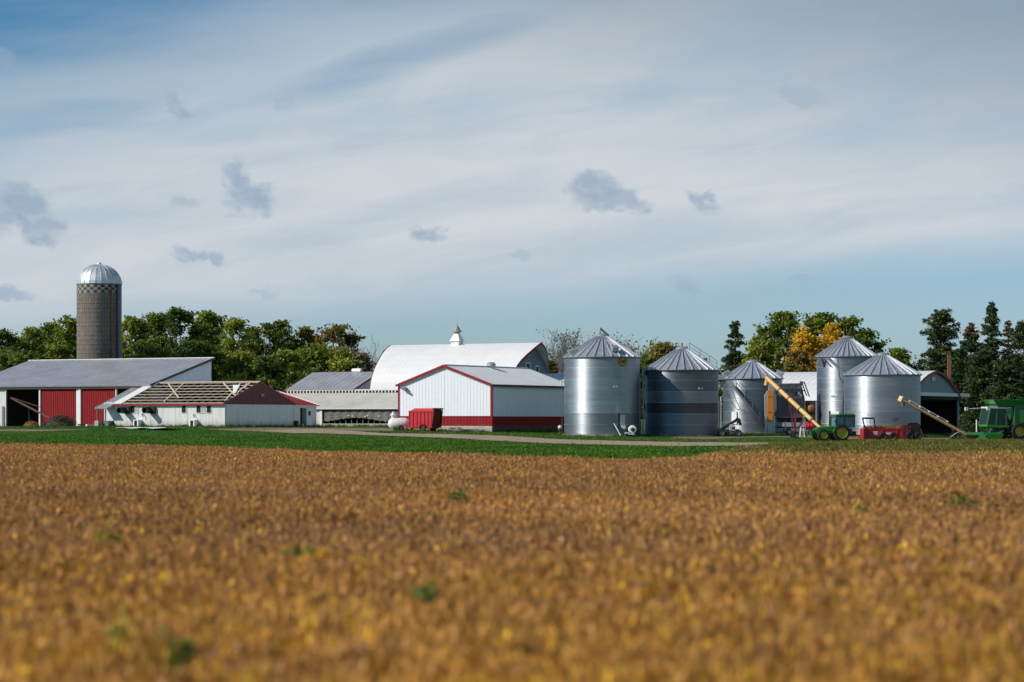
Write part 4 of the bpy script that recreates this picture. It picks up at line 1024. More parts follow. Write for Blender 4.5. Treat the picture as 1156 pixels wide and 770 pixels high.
def vent_on(o, R, h, H, ang, t=.3, s=1.0):
    a = math.radians(ang); r = R * (1 - t) + .5 * t; z = h + (H - h) * t; c, q = math.cos(a), math.sin(a)
    mb = MB(); d = Vector((c, q, 0)); p = Vector((c * r, q * r, z - .1)); u = Vector((-q, c, 0))
    for (x0, x1, z0, z1) in ((-.35, .35, 0, .55),):
        A = p - d * x1 - u * .34; B = p - d * x0 * -1 - u * .34
        mb.hexa([p + d * .4 - u * .34, p + d * .4 + u * .34, p - d * .35 + u * .34, p - d * .35 - u * .34, p + d * .62 - u * .4 + Vector((0, 0, .42 * s)), p + d * .62 + u * .4 + Vector((0, 0, .42 * s)), p - d * .25 + u * .34 + Vector((0, 0, .72 * s)), p - d * .25 - u * .34 + Vector((0, 0, .72 * s))])
    mb.build('roof_vent', M['galv_part'], o, bevel=.04)
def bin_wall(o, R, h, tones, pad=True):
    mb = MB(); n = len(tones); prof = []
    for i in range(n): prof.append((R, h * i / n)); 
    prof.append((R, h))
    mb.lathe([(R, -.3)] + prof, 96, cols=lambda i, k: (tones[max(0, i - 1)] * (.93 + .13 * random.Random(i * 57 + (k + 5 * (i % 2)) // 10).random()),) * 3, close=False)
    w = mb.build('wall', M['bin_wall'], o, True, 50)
    s = MB()
    for i in range(1, n): s.lathe([(R + .004, h * i / n - .018), (R + .012, h * i / n), (R + .004, h * i / n + .018)], 96, close=False)
    s.build('ring_seam', M['galv_part'], o, True)
    if pad:
        p = MB(); p.lathe([(R + .38, -.5), (R + .38, .10), (R + .01, .13)], 48, close=False); p.build('pad', M['concrete'], o)
    ROUND.append((o.location.x, o.location.y, R + .2))
def on_wall(R, px_off, s): # angle of the wall point that stands px_off photo pixels to the right of the axis, towards the viewer
    return -PI / 2 + math.asin(max(-1, min(1, px_off * s / R)))
def ladder(o, p0, p1, u, name='ladder', w=.42, mat='galv_part', cage=False):
    mb = MB(); p0, p1, u = Vector(p0), Vector(p1), Vector(u).normalized(); n = max(2, int((p1 - p0).length / .35))
    mb.tube([p0 - u * w / 2, p1 - u * w / 2], .028, 5); mb.tube([p0 + u * w / 2, p1 + u * w / 2], .028, 5)
    for i in range(1, n): q = p0.lerp(p1, i / n); mb.tube([q - u * w / 2, q + u * w / 2], .018, 4)
    mb.build(name, M[mat], o)

def plate_on(o, R, ang, z, w, h, mat, name, dep=.05, off=.012):
    """a plate bent to the wall of the bin"""
    mb = MB(); n = 6; da = w / R
    for i in range(n):
        a0 = ang - da / 2 + da * i / n; a1 = a0 + da / n
        r0, r1 = R + off, R + off + dep
        p = [(r0 * math.cos(a0), r0 * math.sin(a0), z - h / 2), (r1 * math.cos(a0), r1 * math.sin(a0), z - h / 2), (r1 * math.cos(a1), r1 * math.sin(a1), z - h / 2), (r0 * math.cos(a1), r0 * math.sin(a1), z - h / 2)]
        mb.hexa(p + [(x, y, z + h / 2) for x, y, _ in p])
    return mb.build(name, M[mat] if isinstance(mat, str) else mat, o)

def bin_one():
    D = 278.6; s = D / F; x = wx(679.5, D); o = thing('grain_bin', 'tallest bright grain bin with a yellow oval emblem near its eave', 'grain bin', x, D, group='corrugated steel grain bins')
    zb = o.location.z; R = 42.5 * s; h = wz(403, D) - zb; H = wz(380, D) - zb
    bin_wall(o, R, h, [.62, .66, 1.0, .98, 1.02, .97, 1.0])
    cap = roof_cone(o, R, h, H)
    vent_on(o, R, h, H, 205, .16); vent_on(o, R, h, H, 292, .26, 1.1); vent_on(o, R, h, H, 70, .2)
    Z = lambda py: wz(py, D) - zb
    # spout on the cap
    mb = MB(); mb.tube([(-.15, 0, H + .2), (-.2, 0, H + .95), (.75, 0, H + .1)], .14, 8); mb.build('fill_spout', M['galv_dark'], o, True, 50)
    mb = MB(); mb.tube([(-2.9, 1.2, H - .9), (-.9, .6, H + 1.0)], .03, 4); mb.tube([(-2.9, 1.6, H - .9), (-.9, 1.0, H + 1.0)], .03, 4)
    for t in np.linspace(.1, .9, 6): mb.tube([(-2.9 + 2 * t, 1.2 - .6 * t, H - .9 + 1.9 * t), (-2.9 + 2 * t, 1.6 - .6 * t, H - .9 + 1.9 * t)], .02, 4)
    mb.build('roof_ladder', M['galv_part'], o)
    # oval emblem with lettering
    a = on_wall(R, 701.3 - 679.5, s); z = Z(409)
    def oval(rw, rh, off, mat, name, par):
        mb = MB(); n = 28; vs = []; 
        for k in range(n):
            t = 2 * PI * k / n; b = a + rw * math.cos(t) / R; r = R + off; vs.append((r * math.cos(b), r * math.sin(b), z + rh * math.sin(t)))
        vs2 = [(v[0] * (R + off - .008) / (R + off), v[1] * (R + off - .008) / (R + off), v[2]) for v in vs]
        mb.add(vs + vs2, [tuple(range(n))] + [(i, i + n, (i + 1) % n + n, (i + 1) % n) for i in range(n)])
        return mb.build(name, M[mat], par)
    em = oval(.66, .58, .030, 'decal', 'emblem', o); oval(.58, .50, .040, 'black_metal', 'emblem_ring', em); oval(.50, .42, .050, 'decal', 'emblem_field', em)
    ROUNDTEXT = bpy.data.curves.new('lettering', 'FONT'); ROUNDTEXT.body = 'GSI'; ROUNDTEXT.size = .46; ROUNDTEXT.align_x = 'CENTER'; ROUNDTEXT.align_y = 'CENTER'; ROUNDTEXT.extrude = .01; ROUNDTEXT.offset = .012
    ROUNDTEXT.materials.append(M['black_metal'])
    tt = bpy.data.objects.new('lettering_source', ROUNDTEXT); COL.objects.link(tt); bpy.context.view_layer.update()
    tm = bpy.data.meshes.new_from_object(tt.evaluated_get(bpy.context.evaluated_depsgraph_get())); tm.name = 'lettering'; bpy.data.objects.remove(tt)
    t = bpy.data.objects.new('lettering', tm); COL.objects.link(t); t.parent = em
    t.location = ((R + .065) * math.cos(a), (R + .065) * math.sin(a), z); t.rotation_euler = (PI / 2, 0, a + PI / 2)
    for px in (692, 695): plate_on(o, R, on_wall(R, px - 679.5, s), Z(437.3), .16, .2, 'white', 'sight_plate')
    # unloading gear at the foot
    ad = on_wall(R, 700.5 - 679.5, s); plate_on(o, R, ad, Z(475), .75, 1.35, 'galv_part', 'door', .06)
    plate_on(o, R, on_wall(R, 697.2 - 679.5, s), Z(475), .12, 1.6, 'black_metal', 'door_rail', .1)
    mb = MB(); c = Vector((math.cos(ad), math.sin(ad), 0)); b = c * (R + .1) + Vector((0, 0, Z(482))); mb.tube([b, b + c * .35], .24, 12); mb.build('discharge_flange', M['galv_part'], o)
    mb = MB(); a2 = on_wall(R, 692 - 679.5, s); c = Vector((math.cos(a2), math.sin(a2), 0)); mb.bar(c * (R + 1.0) + Vector((.35, 0, .05)), c * (R + .15) + Vector((-.1, 0, 1.4)), .07); mb.build('prop_pole', M['white'], o)
    fs = thing('aeration_fan', 'small white and black aeration fan standing between the two big bins', 'fan', wx(714, D - 4.6), D - 4.6)
    mb = MB(); mb.lathe([(.12, -.5), (.42, -.45), (.48, -.3), (.48, .3), (.40, .36), (.30, .36), (.28, .1), (0, .1)], 20, (0, 0, .82), 'y'); mb.build('housing', M['white'], fs, True, 35)
    mb = MB(); mb.lathe([(.22, -.75), (.22, -.5), (.1, -.5)], 14, (0, 0, .82), 'y'); mb.box(-.55, .55, -.4, .4, .0, .3); mb.box(-.7, -.5, -.3, .5, 0, .85); mb.box(.5, .85, -.25, .5, 0, .95); mb.build('motor', M['black_metal'], fs, bevel=.02)
    mb = MB(); mb.box(-.95, -.4, -.5, -.42, .38, .5); mb.box(-.5, .2, -.55, -.47, .25, .34); mb.build('guard', M['white'], fs)
    ladder(o, (-(R + .25), .2, .3), (-(R + .25), .2, h), (0, 1, 0), mat='galv_dark')
    mb = MB(); mb.box(-R - .55, -R - .05, -.25, .3, Z(418), Z(411)); mb.bar((-R - .75, -.1, Z(414)), (-R - .3, -.1, Z(428)), .09); mb.build('ladder_platform', M['galv_dark'], o)
bin_one()

def bin_two():
    D = 281.8; s = D / F; x = wx(769.5, D); o = thing('grain_bin', 'broad dark banded grain bin standing beside the one with the emblem', 'grain bin', x, D, group='corrugated steel grain bins')
    zb = o.location.z; R = 41.5 * s; h = wz(417.5, D) - zb; H = wz(394.5, D) - zb
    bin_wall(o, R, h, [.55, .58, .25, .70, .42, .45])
    roof_cone(o, R, h, H)
    Z = lambda py: wz(py, D) - zb
    for px in (786.3, 789.5): plate_on(o, R, on_wall(R, px - 769.5, s), Z(439), .17, .2, 'white', 'sight_plate')
    vent_on(o, R, h, H, 80, .3)
    mb = MB(); mb.tube([(.0, 0, H + .2), (.05, 0, H + .75)], .12, 6); mb.tube([(.1, 0, H + .3), (.55, .1, H + .05)], .1, 6); mb.build('fill_spout', M['galv_dark'], o)
    # stair rail down the right of the roof
    mb = MB(); a = math.radians(-8); c, q = math.cos(a), math.sin(a)
    P = lambda t, dz: (c * (.6 + (R - .6) * t), q * (.6 + (R - .6) * t), H + (h - H) * t + dz)
    for t in (.08, .42, .72, .95): mb.tube([P(t, 0), P(t, .95)], .028, 5)
    mb.tube([P(.08, .95), P(.95, .95)], .028, 5); mb.tube([P(.08, .5), P(.95, .5)], .02, 5); mb.build('roof_rail', M['galv_dark'], o)
    mb = MB(); mb.box(c * R * .62 - .2, c * R * .62 + .3, q * R - .3, q * R + .2, Z(407.2), Z(404.5)); mb.build('hatch', M['galv_dark'], o)
    # down spouts in the gap to the first bin
    mb = MB(); xl = -R - .28
    mb.tube([(xl + .55, -1.2, Z(414)), (xl - .0, -1.2, Z(420)), (xl + .02, -1.2, Z(427)), (xl + .02, -1.2, .1)], .09, 8); mb.tube([(xl - .35, -.6, Z(424)), (xl - .35, -.6, .1)], .12, 8); mb.build('down_spout', M['galv_part'], o, True, 50)
    mb = MB(); mb.box(xl - .1, xl + .35, -1.0, -.5, Z(424), Z(418)); mb.bar((xl - .2, -1.2, Z(415)), (xl + 1.0, -1.4, Z(422)), .1); mb.build('spout_bracket', M['galv_dark'], o)
bin_two()

def bin_three():
    D = 298; s = D / F; x = wx(849.5, D); o = thing('grain_bin', 'grain bin with a stair climbing its side, left of the orange grain dryer', 'grain bin', x, D, group='corrugated steel grain bins')
    zb = o.location.z; R = 33.5 * s; h = wz(427, D) - zb; H = wz(409.5, D) - zb
    bin_wall(o, R, h, [.62, .64, .6, .62, .64])
    roof_cone(o, R, h, H, 22, .7)
    vent_on(o, R, h, H, 192, .12, 1.2); vent_on(o, R, h, H, 350, .12, 1.3)
    Z = lambda py: wz(py, D) - zb
    def W(px, py, off): a = on_wall(R + off, px - 849.5, s); return ((R + off) * math.cos(a), (R + off) * math.sin(a), Z(py))
    a0, a1 = on_wall(R, 820 - 849.5, s), on_wall(R, 864 - 849.5, s)
    st = MB(); n = 26; prev = None; rl = MB()
    for i in range(n + 1):
        t = i / n; px = 820 + (864 - 820) * t; py = 431 + (488 - 431) * t
        a = W(px, py, .12); b = W(px, py, .85)
        if i < n:
            ap = W(px + 44 / n, py + 57 / n, .12); bp = W(px + 44 / n, py + 57 / n, .85)
            st.bar(b, bp, .06, .26); st.bar(a, ap, .05, .2)
            st.hexa([a, b, bp, ap, tuple(np.add(a, (0, 0, .04))), tuple(np.add(b, (0, 0, .04))), tuple(np.add(bp, (0, 0, .04))), tuple(np.add(ap, (0, 0, .04)))])
            rl.tube([tuple(np.add(b, (0, 0, 1.05))), tuple(np.add(bp, (0, 0, 1.05)))], .03, 4); rl.tube([tuple(np.add(b, (0, 0, .55))), tuple(np.add(bp, (0, 0, .55)))], .022, 4)
        if i % 5 == 0: rl.tube([b, tuple(np.add(b, (0, 0, 1.05)))], .03, 4)
    sr = st.build('stair', M['galv_dark'], o); rl.build('handrail', M['galv_dark'], sr)
    plate_on(o, R, on_wall(R, 827 - 849.5, s), Z(472), .75, 1.5, 'white', 'access_door', .12)
    mb = MB(); mb.tube([W(818, 440, .1), W(824, 455, .08), W(829, 462, .08), W(838, 464, .08)], .025, 5); mb.tube([W(822, 432, .1), W(828, 452, .08), W(833, 462, .06)], .02, 5); mb.build('cable', M['black_metal'], o)
    # caged ladder on the left edge
    ladder(o, (-R - .3, -.6, .2), (-R - .3, -.6, Z(448)), (0, 1, 0), mat='white', w=.55)
    ladder(o, (-R - .75, -.4, .2), (-R - .75, -.4, Z(452)), (1, 0, 0), mat='galv_part', w=.5)
    mb = MB(); mb.box(-R - .6, -R + .4, -1.2, -.2, Z(429), Z(423)); mb.bar((-R - .3, -1, Z(428)), (-R + .9, -1.3, Z(424)), .1); mb.build('stair_landing', M['galv_part'], o)
bin_three()

def bin_four():
    D = 290; s = D / F; x = wx(956, D); o = thing('grain_bin', 'slim tall grain bin with a reddish cap behind the green tractor', 'grain bin', x, D, group='corrugated steel grain bins')
    zb = o.location.z; R = 33.8 * s; h = wz(402.2, D) - zb; H = wz(382.5, D) - zb
    bin_wall(o, R, h, [.72, .8, .78, .82, .8, .84, .8])
    roof_cone(o, R, h, H, 34, .6)
    Z = lambda py: wz(py, D) - zb
    mb = MB(); mb.lathe([(.75, H + .06), (.6, H + .2), (.25, H + .34), (0, H + .36)], 18); mb.build('lid', paint('rusty_lid', (.24, .10, .08), .6, .3), o)
    mb = MB(); mb.tube([(-.35, 0, H + .1), (-.38, 0, H + 1.15)], [.09, .02], 6); mb.build('cap_post', M['grey_wood'], o)
    def W(px, py, off=.1): a = on_wall(R + off, px - 956, s); return ((R + off) * math.cos(a), (R + off) * math.sin(a), Z(py))
    mb = MB(); mb.bar(W(931, 404.5, .25), W(953, 426.5, .25), .12, .3); mb.build('stair_rail', M['galv_dark'], o)
    mb = MB(); mb.bar(W(926, 406, .1), W(927.5, 414, .1), .12); mb.bar(W(928, 406, .1), W(935, 415, .1), .1); mb.bar(W(929, 407, .1), W(927, 415, .1), .08); mb.build('bracket', M['black_metal'], o)
    mb = MB(); mb.tube([W(941, 405), W(942, 424), W(945, 431), W(952, 433)], .03, 5); mb.tube([W(952, 434), W(947, 447), W(945.5, 468)], .05, 5); mb.tube([W(953, 436), W(951.5, 449), W(951.5, 470)], .05, 5)
    for py in (448, 453, 458, 463, 467): mb.tube([W(946, py), W(951.5, py)], .03, 4)
    mb.build('ladder', M['galv_dark'], o)
    plate_on(o, R, on_wall(R, 939.3 - 956, s), Z(473.5), .95, 1.85, 'white', 'door', .1)
    plate_on(o, R, on_wall(R, 933.4 - 956, s), Z(473), .18, 1.9, 'black_metal', 'door_jamb', .06)
    plate_on(o, R, on_wall(R, 938 - 956, s), Z(447.5), .85, .22, 'galv_part', 'manway', .04)
bin_four()

def bin_five():
    D = 280; s = D / F; x = wx(996, D); o = thing('grain_bin', 'wide squat shiny grain bin behind the loaded red manure spreader', 'grain bin', x, D, group='corrugated steel grain bins')
    zb = o.location.z; R = 42.6 * s; h = wz(422.8, D) - zb; H = wz(401.5, D) - zb
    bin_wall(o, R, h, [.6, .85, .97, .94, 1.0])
    roof_cone(o, R, h, H)
    Z = lambda py: wz(py, D) - zb
    vent_on(o, R, h, H, 100, .3)
    plate_on(o, R, on_wall(R, 1004 - 996, s), Z(473), .8, .2, 'galv_dark', 'manway', .06)
bin_five()

# ------------------------------------------------------------------ machines
class Loc:
    """metres from photo pixels for one machine standing at one distance"""
    def __init__(s, px0, D):
        s.D = D; s.s = D / F; s.px0 = px0; s.x0 = wx(px0, D); s.g = G(s.x0, D)
    def x(s, px): return (px - s.px0) * s.s
    def z(s, py): return ZC + (HY - py) * s.s - s.g
    def p(s, px, py, y=0.0): return (s.x(px), y, s.z(py))
    def poly(s, pts): return [(s.x(a), s.z(b)) for a, b in pts]
def wheel(par, c, r, w, rim, rim_mat, name='wheel', lugs=0, rr=None):
    """tyre with a dished rim, axle along y; c = hub centre"""
    rr = rr or r * .58
    t = MB(); t.lathe([(rr, -w * .42), (rr * 1.06, -w * .5), (r * .9, -w * .5), (r * .985, -w * .36), (r, 0), (r * .985, w * .36), (r * .9, w * .5), (rr * 1.06, w * .5), (rr, w * .42)], 32, c, 'y', close=False)
    for k in range(lugs):
        a = 2 * PI * k / lugs; ca, sa = math.cos(a), math.sin(a)
        for sd in (-1, 1):
            b = a + sd * .05
            t.bar((c[0] + r * math.cos(b) * 1.0, c[1] + sd * w * .05, c[2] + r * math.sin(b)), (c[0] + r * math.cos(b + .12) * .99, c[1] + sd * w * .46, c[2] + r * math.sin(b + .12) * .99), .05, .07)
    ty = t.build(name, M['black'], par, True, 40)
    m = MB(); m.lathe([(0, -w * .22), (rr * .25, -w * .26), (rr * .32, -w * .16), (rr * .8, -w * .14), (rr * .95, -w * .42), (rr * 1.05, -w * .44), (rr * 1.02, w * .44), (rr * .8, w * .16), (0, w * .2)], 28, c, 'y', close=False); m.build('rim', M[rim_mat], ty, True, 40)
    return ty

def propane_tank():
    L = Loc(449, 284); o = thing('propane_tank', 'white propane tank lying on cradles in front of the barn corner', 'tank', L.x0, L.D)
    x0, x1 = L.x(437.8), L.x(463); r = .68; zc = L.z(478.2)
    mb = MB(); mb.lathe([(0, x0), (r * .45, x0 + .08), (r * .8, x0 + .25), (r, x0 + .55), (r, x1 - .55), (r * .8, x1 - .25), (r * .45, x1 - .08), (0, x1)], 28, (0, 0, zc), 'x', close=False); mb.build('tank_body', M['tank_white'], o, True, 60)
    mb = MB(); mb.lathe([(.24, 0), (.26, .28), (.36, .3), (.36, .42), (.2, .5), (.17, .72), (0, .78)], 16, (L.x(444), 0, zc + r - .05)); mb.build('valve_dome', M['white'], o, True, 40)
    mb = MB(); mb.tube([(x0 + .6, 0, zc + r + .02), (x0 + .6, 0, zc + r - .02)], .1, 8); mb.tube([(L.x(455), 0, zc + r - .05), (L.x(455), 0, zc + r + .15)], .07, 8); mb.build('fitting', M['galv_dark'], o)
    for px in (443, 457.5): mb = MB(); mb.exty([(-.62, -.15), (.62, -.15), (.62, zc - .3), (.35, zc - r * .86), (0, zc - r * .985), (-.35, zc - r * .86), (-.62, zc - .3)], L.x(px) - .12, L.x(px) + .12); mb.build('cradle', M['concrete'], o)
    w = thing('wheel_hub', 'rusty old wheel hub on the grass under the white propane tank', 'scrap', wx(452.8, 282.6), 282.6)
    mb = MB(); mb.lathe([(.12, -.12), (.3, -.14), (.34, 0), (.3, .14), (.12, .12), (.1, 0), (.12, -.12)], 18, (0, 0, .33), 'y', close=False); mb.build('ring', M['black'], w, True, 40)
    mb = MB(); mb.lathe([(0, -.1), (.12, -.11), (.13, .1), (0, .11)], 12, (0, 0, .33), 'y'); mb.build('hub', M['rust'], w); mb = MB(); mb.bar((.2, 0, .15), (.9, .1, .12), .1); mb.build('axle_stub', M['rust'], w)
propane_tank()

def red_trailer():
    L = Loc(474, 280.5); o = thing('box_trailer', 'bright red steel box trailer with an open dark rear end and one axle', 'trailer', L.x0, L.D, math.radians(-26))
    # in its own frame: x along the body, y to the back
    ln = 3.25; wd = 2.3; z0 = .42; z1 = L.z(463.6); ta = .35
    x0, x1 = -1.42, 1.83
    s = MB()
    s.ext([(x0, z0), (x1 - .25, z0), (x1, z1), (x0, z1 - .0)], 0, .07)
    n = 6
    for i in range(n + 1):
        x = x0 + .05 + (ln - .35) * i / n; s.box(x - .035, x + .035, -.06, -.001, z0, z1 - .15)
    s.box(x0, x1 - .02, -.07, -.001, z1 - .14, z1); s.box(x0, x1 - .25, -.07, -.001, z0, z0 + .12)
    s.build('side_panel', M['red_paint'], o)
    s = MB(); s.ext([(x0, z0), (x1 - .25, z0), (x1, z1), (x0, z1)], wd - .07, wd); s.build('side_panel', M['red_paint'], o)
    s = MB(); s.box(x0 - .07, x0, 0, wd, z0, z1); s.build('front_panel', M['red_paint'], o)
    s = MB(); s.box(x0, x1 - .3, .07, wd - .07, z0, z0 + .08); s.build('floor', M['dull_red'], o)
    # the top edge bends out at the near side; roof bow at the rear
    s = MB(); s.hexa([(x0 + .2, -.02, z1), (x1, -.02, z1), (x1, .05, z1), (x0 + .2, .05, z1), (x0 + .5, .45, z1 + .28), (x1 - .05, .45, z1 + .28), (x1 - .05, .5, z1 + .28), (x0 + .5, .5, z1 + .28)]); s.build('top_flare', paint('faded_red', (.62, .06, .05), .45), o)
    s = MB(); s.hexa([(x1 - .62, .071, z0 + .1), (x1 - .5, .071, z0 + .1), (x1 - .5, wd - .071, z0 + .1), (x1 - .62, wd - .071, z0 + .1), (x1 - .2, .071, z1 + .25), (x1 - .1, .071, z1 + .25), (x1 - .1, wd - .071, z1 + .25), (x1 - .2, wd - .071, z1 + .25)]); s.build('tailgate', M['dull_red'], o)
    s = MB()
    for y in (.07, wd * .36, wd * .66, wd - .07): s.bar((x1 - .25, y, z0), (x1 - .02, y, z1 + .28), .08)
    s.box(x1 - .1, x1 + .04, 0, wd, z1 + .2, z1 + .3); s.build('rear_frame', M['dull_red'], o)
    s = MB(); s.bar((x0, .4, .45), (x0 - 1.3, wd / 2, .42), .1); s.bar((x0, wd - .4, .45), (x0 - 1.3, wd / 2, .42), .1); s.box(x0, x1 - .4, .3, .42, .32, .419); s.box(x0, x1 - .4, wd - .42, wd - .3, .32, .419); s.build('drawbar', M['red_paint'], o)
    wheel(o, (.42, -.14, .42), .45, .24, .24, 'dull_red', rr=.27); wheel(o, (.42, wd + .14, .42), .45, .24, .24, 'dull_red', rr=.27)
    s = MB(); s.tube([(.42, 0, .37), (.42, wd, .37)], .05, 6); s.build('axle', M['black_metal'], o)
red_trailer()

def yard_bits():
    rg = random.Random(12)
    # tarp-covered boards and slab by the foundation of the ribbed barn
    L = Loc(528, 284); o = thing('board_pile', 'flat pile of grey boards under a sagging tarp beside the barn foundation', 'board pile', L.x0, L.D, ROT)
    for i in range(7): mb = MB(); y = -.9 + i * .18; mb.bar((-1.8 + rg.uniform(-.2, .2), y, .12 + .06 * (i % 3)), (2.0 + rg.uniform(-.2, .2), y + .05, .05 + .03 * (i % 2)), .17, .05); mb.build('board', M['grey_wood'], o)
    mb = MB(); n = 12; vs = []; fs = []
    for i in range(n + 1):
        for j in range(4):
            x = -2 + 4.2 * i / n; vs.append((x, -1.05 + .45 * j, .32 + .22 * math.sin(i * .8) * (1 - i / n) + .04 * math.sin(i * 2.1 + j) - .3 * max(0, i / n - .6)))
    for i in range(n):
        for j in range(3): fs.append((i * 4 + j, (i + 1) * 4 + j, (i + 1) * 4 + j + 1, i * 4 + j + 1))
    mb.add(vs, fs); mb.build('tarp', M['curtain'], o)
    L = Loc(507, 282.5); o = thing('concrete_slab', 'small pale concrete slab lying in the grass beside the red trailer', 'slab', L.x0, L.D, ROT)
    mb = MB(); mb.hexa([(-.45, -.25, -.05), (.4, -.3, -.05), (.45, .3, -.05), (-.4, .3, -.05), (-.43, -.24, .16), (.38, -.28, .12), (.42, .28, .13), (-.38, .28, .17)]); mb.build('slab_body', M['concrete'], o, bevel=.02)
    # white sheet on the lawn by the white building
    x, y = hit(168, 484.3); o = thing('roofing_sheet', 'long white roofing sheet lying flat on the lawn before the stripped building', 'sheet', x, y, ROT)
    mb = MB(); n = 16
    for i in range(n):
        a = -3.4 + 6.8 * i / n; b = a + 6.8 / n; z0, z1 = .10 + .05 * math.sin(i * .9), .10 + .05 * math.sin((i + 1) * .9)
        mb.hexa([(a, -1.5, z0), (b, -1.5, z1), (b + .2, 1.5, z1 + .03), (a + .2, 1.5, z0 + .03), (a, -1.5, z0 + .03), (b, -1.5, z1 + .03), (b + .2, 1.5, z1 + .06), (a + .2, 1.5, z0 + .06)])
    mb.build('sheet_body', M['white_roof'], o)
    # brush heap and straw heap in front of the red barn
    L = Loc(68, 304); o = thing('brush_heap', 'heap of dead brown brush piled against the red barn wall', 'brush heap', L.x0, L.D)
    r2 = np.random.RandomState(5)
    mb = MB(); mb.blob((0, 0, -.2), (2.0, 1.0, 1.35), 4, 14, .12); mb.build('heap_core', M['brush'], o, True)
    n = 2600; th = r2.uniform(0, 2 * PI, n); ph = r2.uniform(0, 1, n) ** .6; rr = r2.uniform(.75, 1.12, n)
    X = 2.05 * rr * np.cos(th) * ph; Y = 1.1 * rr * np.sin(th) * ph; Zc = 1.45 * np.sqrt(np.clip(1 - ph ** 2, 0, 1)) * rr * (1 - .25 * (X < -1)) + .02
    a = r2.normal(0, 1, (n, 3)); a[:, 2] = np.abs(a[:, 2]) * .5; a /= np.linalg.norm(a, axis=1)[:, None]; b = np.cross(a, r2.normal(0, 1, (n, 3))); b /= np.linalg.norm(b, axis=1)[:, None]
    C = np.stack([X, Y, Zc], -1); ln = r2.uniform(.15, .45, (n, 1)); V = np.stack([C - a * ln, C + b * .02, C + a * ln, C - b * .02], 1).reshape(-1, 3)
    np_mesh('twigs', V, 4, np.array((.13, .10, .065)) * r2.uniform(.5, 1.6, (n, 1)), M['needle'], o)
    L = Loc(35.5, 304); o = thing('straw_heap', 'small heap of golden straw at the open door of the red barn', 'straw heap', L.x0, L.D)
    mb = MB(); mb.blob((0, 0, -.15), (1.0, .7, .95), 9, 14, .1); mb.build('heap_core', M['straw'], o, True)
    n = 900; th = r2.uniform(0, 2 * PI, n); ph = r2.uniform(0, 1, n) ** .6
    C = np.stack([1.05 * np.cos(th) * ph, .75 * np.sin(th) * ph, .85 * np.sqrt(1 - ph ** 2) + .0], -1); a = r2.normal(0, 1, (n, 3)); a /= np.linalg.norm(a, axis=1)[:, None]; b = np.cross(a, r2.normal(0, 1, (n, 3))); b /= np.linalg.norm(b, axis=1)[:, None]
    V = np.stack([C - a * .16, C + b * .025, C + a * .16, C - b * .025], 1).reshape(-1, 3); np_mesh('straw', V, 4, np.array((.42, .24, .07)) * r2.uniform(.6, 1.4, (n, 1)), M['needle'], o)
    # lumber scraps
    labels = ['long pale plank lying slanted beside the brush heap', 'reddish plank lying across the lumber scraps by the red barn', 'short white block standing among the lumber scraps', 'flat pale plank lying beside the porch footing', 'short dark beam under the pale plank by the porch']
    spec = [((74, 484.8), (92, 481.4), .16, 'old_white'), ((88, 479.4), (98, 480), .16, 'dull_red'), ((97.5, 480), (97.8, 483.6), .22, 'white'), ((100, 480), (114, 480.6), .18, 'concrete'), ((99, 482), (112, 481.6), .2, 'dark_trim')]
    for (a, b, w_, m), lb in zip(spec, labels):
        D = 301.5; ax, bx = wx(a[0], D), wx(b[0], D); cx = (ax + bx) / 2; g = G(cx, D); o = thing('scrap_plank', lb, 'plank', cx, D, group='lumber scraps by the red barn')
        za, zb = max(.08, wz(a[1], D) - g), max(.08, wz(b[1], D) - g); mb = MB(); mb.bar((ax - cx, 0, za), (bx - cx + .01, .3, zb), w_); mb.build('plank_body', M[m], o)
    # conveyor sticking out of the dark bay of the red barn
    L = Loc(34, 306.5); o = thing('elevator_conveyor', 'rusty bale elevator slanting inside the dark bay of the red barn', 'conveyor', L.x0, L.D)
    a, b = L.p(10.5, 449, 1.0), L.p(58, 472, -.9)
    mb = MB()
    A, B = Vector(a), Vector(b)
    for dy in (-.22, .22): mb.bar(A + Vector((0, dy, .0)), B + Vector((0, dy, 0)), .07, .2)
    for i in range(14): q = A.lerp(B, i / 13); mb.bar(q + Vector((0, -.22, 0)), q + Vector((0, .22, 0)), .06, .06)
    mb.bar(A.lerp(B, .04) + Vector((0, 0, .1)), A.lerp(B, .75) + Vector((0, 0, .75)), .05, .08)
    mb.build('conveyor_frame', paint('rusty_pink_paint', (.13, .07, .06), .8, var=.3), o)
    mb = MB()
    for t in (.45, .8):
        q = A.lerp(B, t)
        for sd in (-1, 1): mb.bar(q, (q.x + .2, q.y + sd * .7, .02), .07)
    mb.build('leg_frame', M['black_metal'], o)
    # bush with old machine at the corner of the ribbed barn
    L = Loc(632, 279); o = thing('water_hydrant', 'small rusty hydrant with a pale cap in weeds beside the tall bin', 'hydrant', L.x0, L.D)
    mb = MB(); mb.tube([(0, 0, 0), (0, 0, .7)], .07, 8); mb.tube([(0, 0, .6), (-.2, -.1, .5)], .05, 6); mb.build('standpipe', M['rust'], o)
    mb = MB(); mb.lathe([(.14, .68), (.22, .75), (.2, .98), (.05, 1.08), (0, 1.1)], 10); mb.build('hydrant_cap', M['white'], o, True, 40)
    # brown post behind the shed
    D = 322; x = wx(1071.5, D); o = thing('utility_post', 'weathered brown post rising behind the arched shed roof', 'post', x, D)
    mb = MB(); h = wz(400.5, D) - o.location.z; mb.hexa([(-.24, -.22, -.5), (.24, -.22, -.5), (.24, .22, -.5), (-.24, .22, -.5), (-.21, -.2, h), (.22, -.2, h - .12), (.22, .2, h - .1), (-.21, .2, h)]); mb.build('post_body', M['brown_wood'], o)
    mb = MB(); mb.bar((.23, -.1, h * .9), (.34, -.1, h * .9), .1); mb.build('insulator', M['galv_dark'], o)
yard_bits()

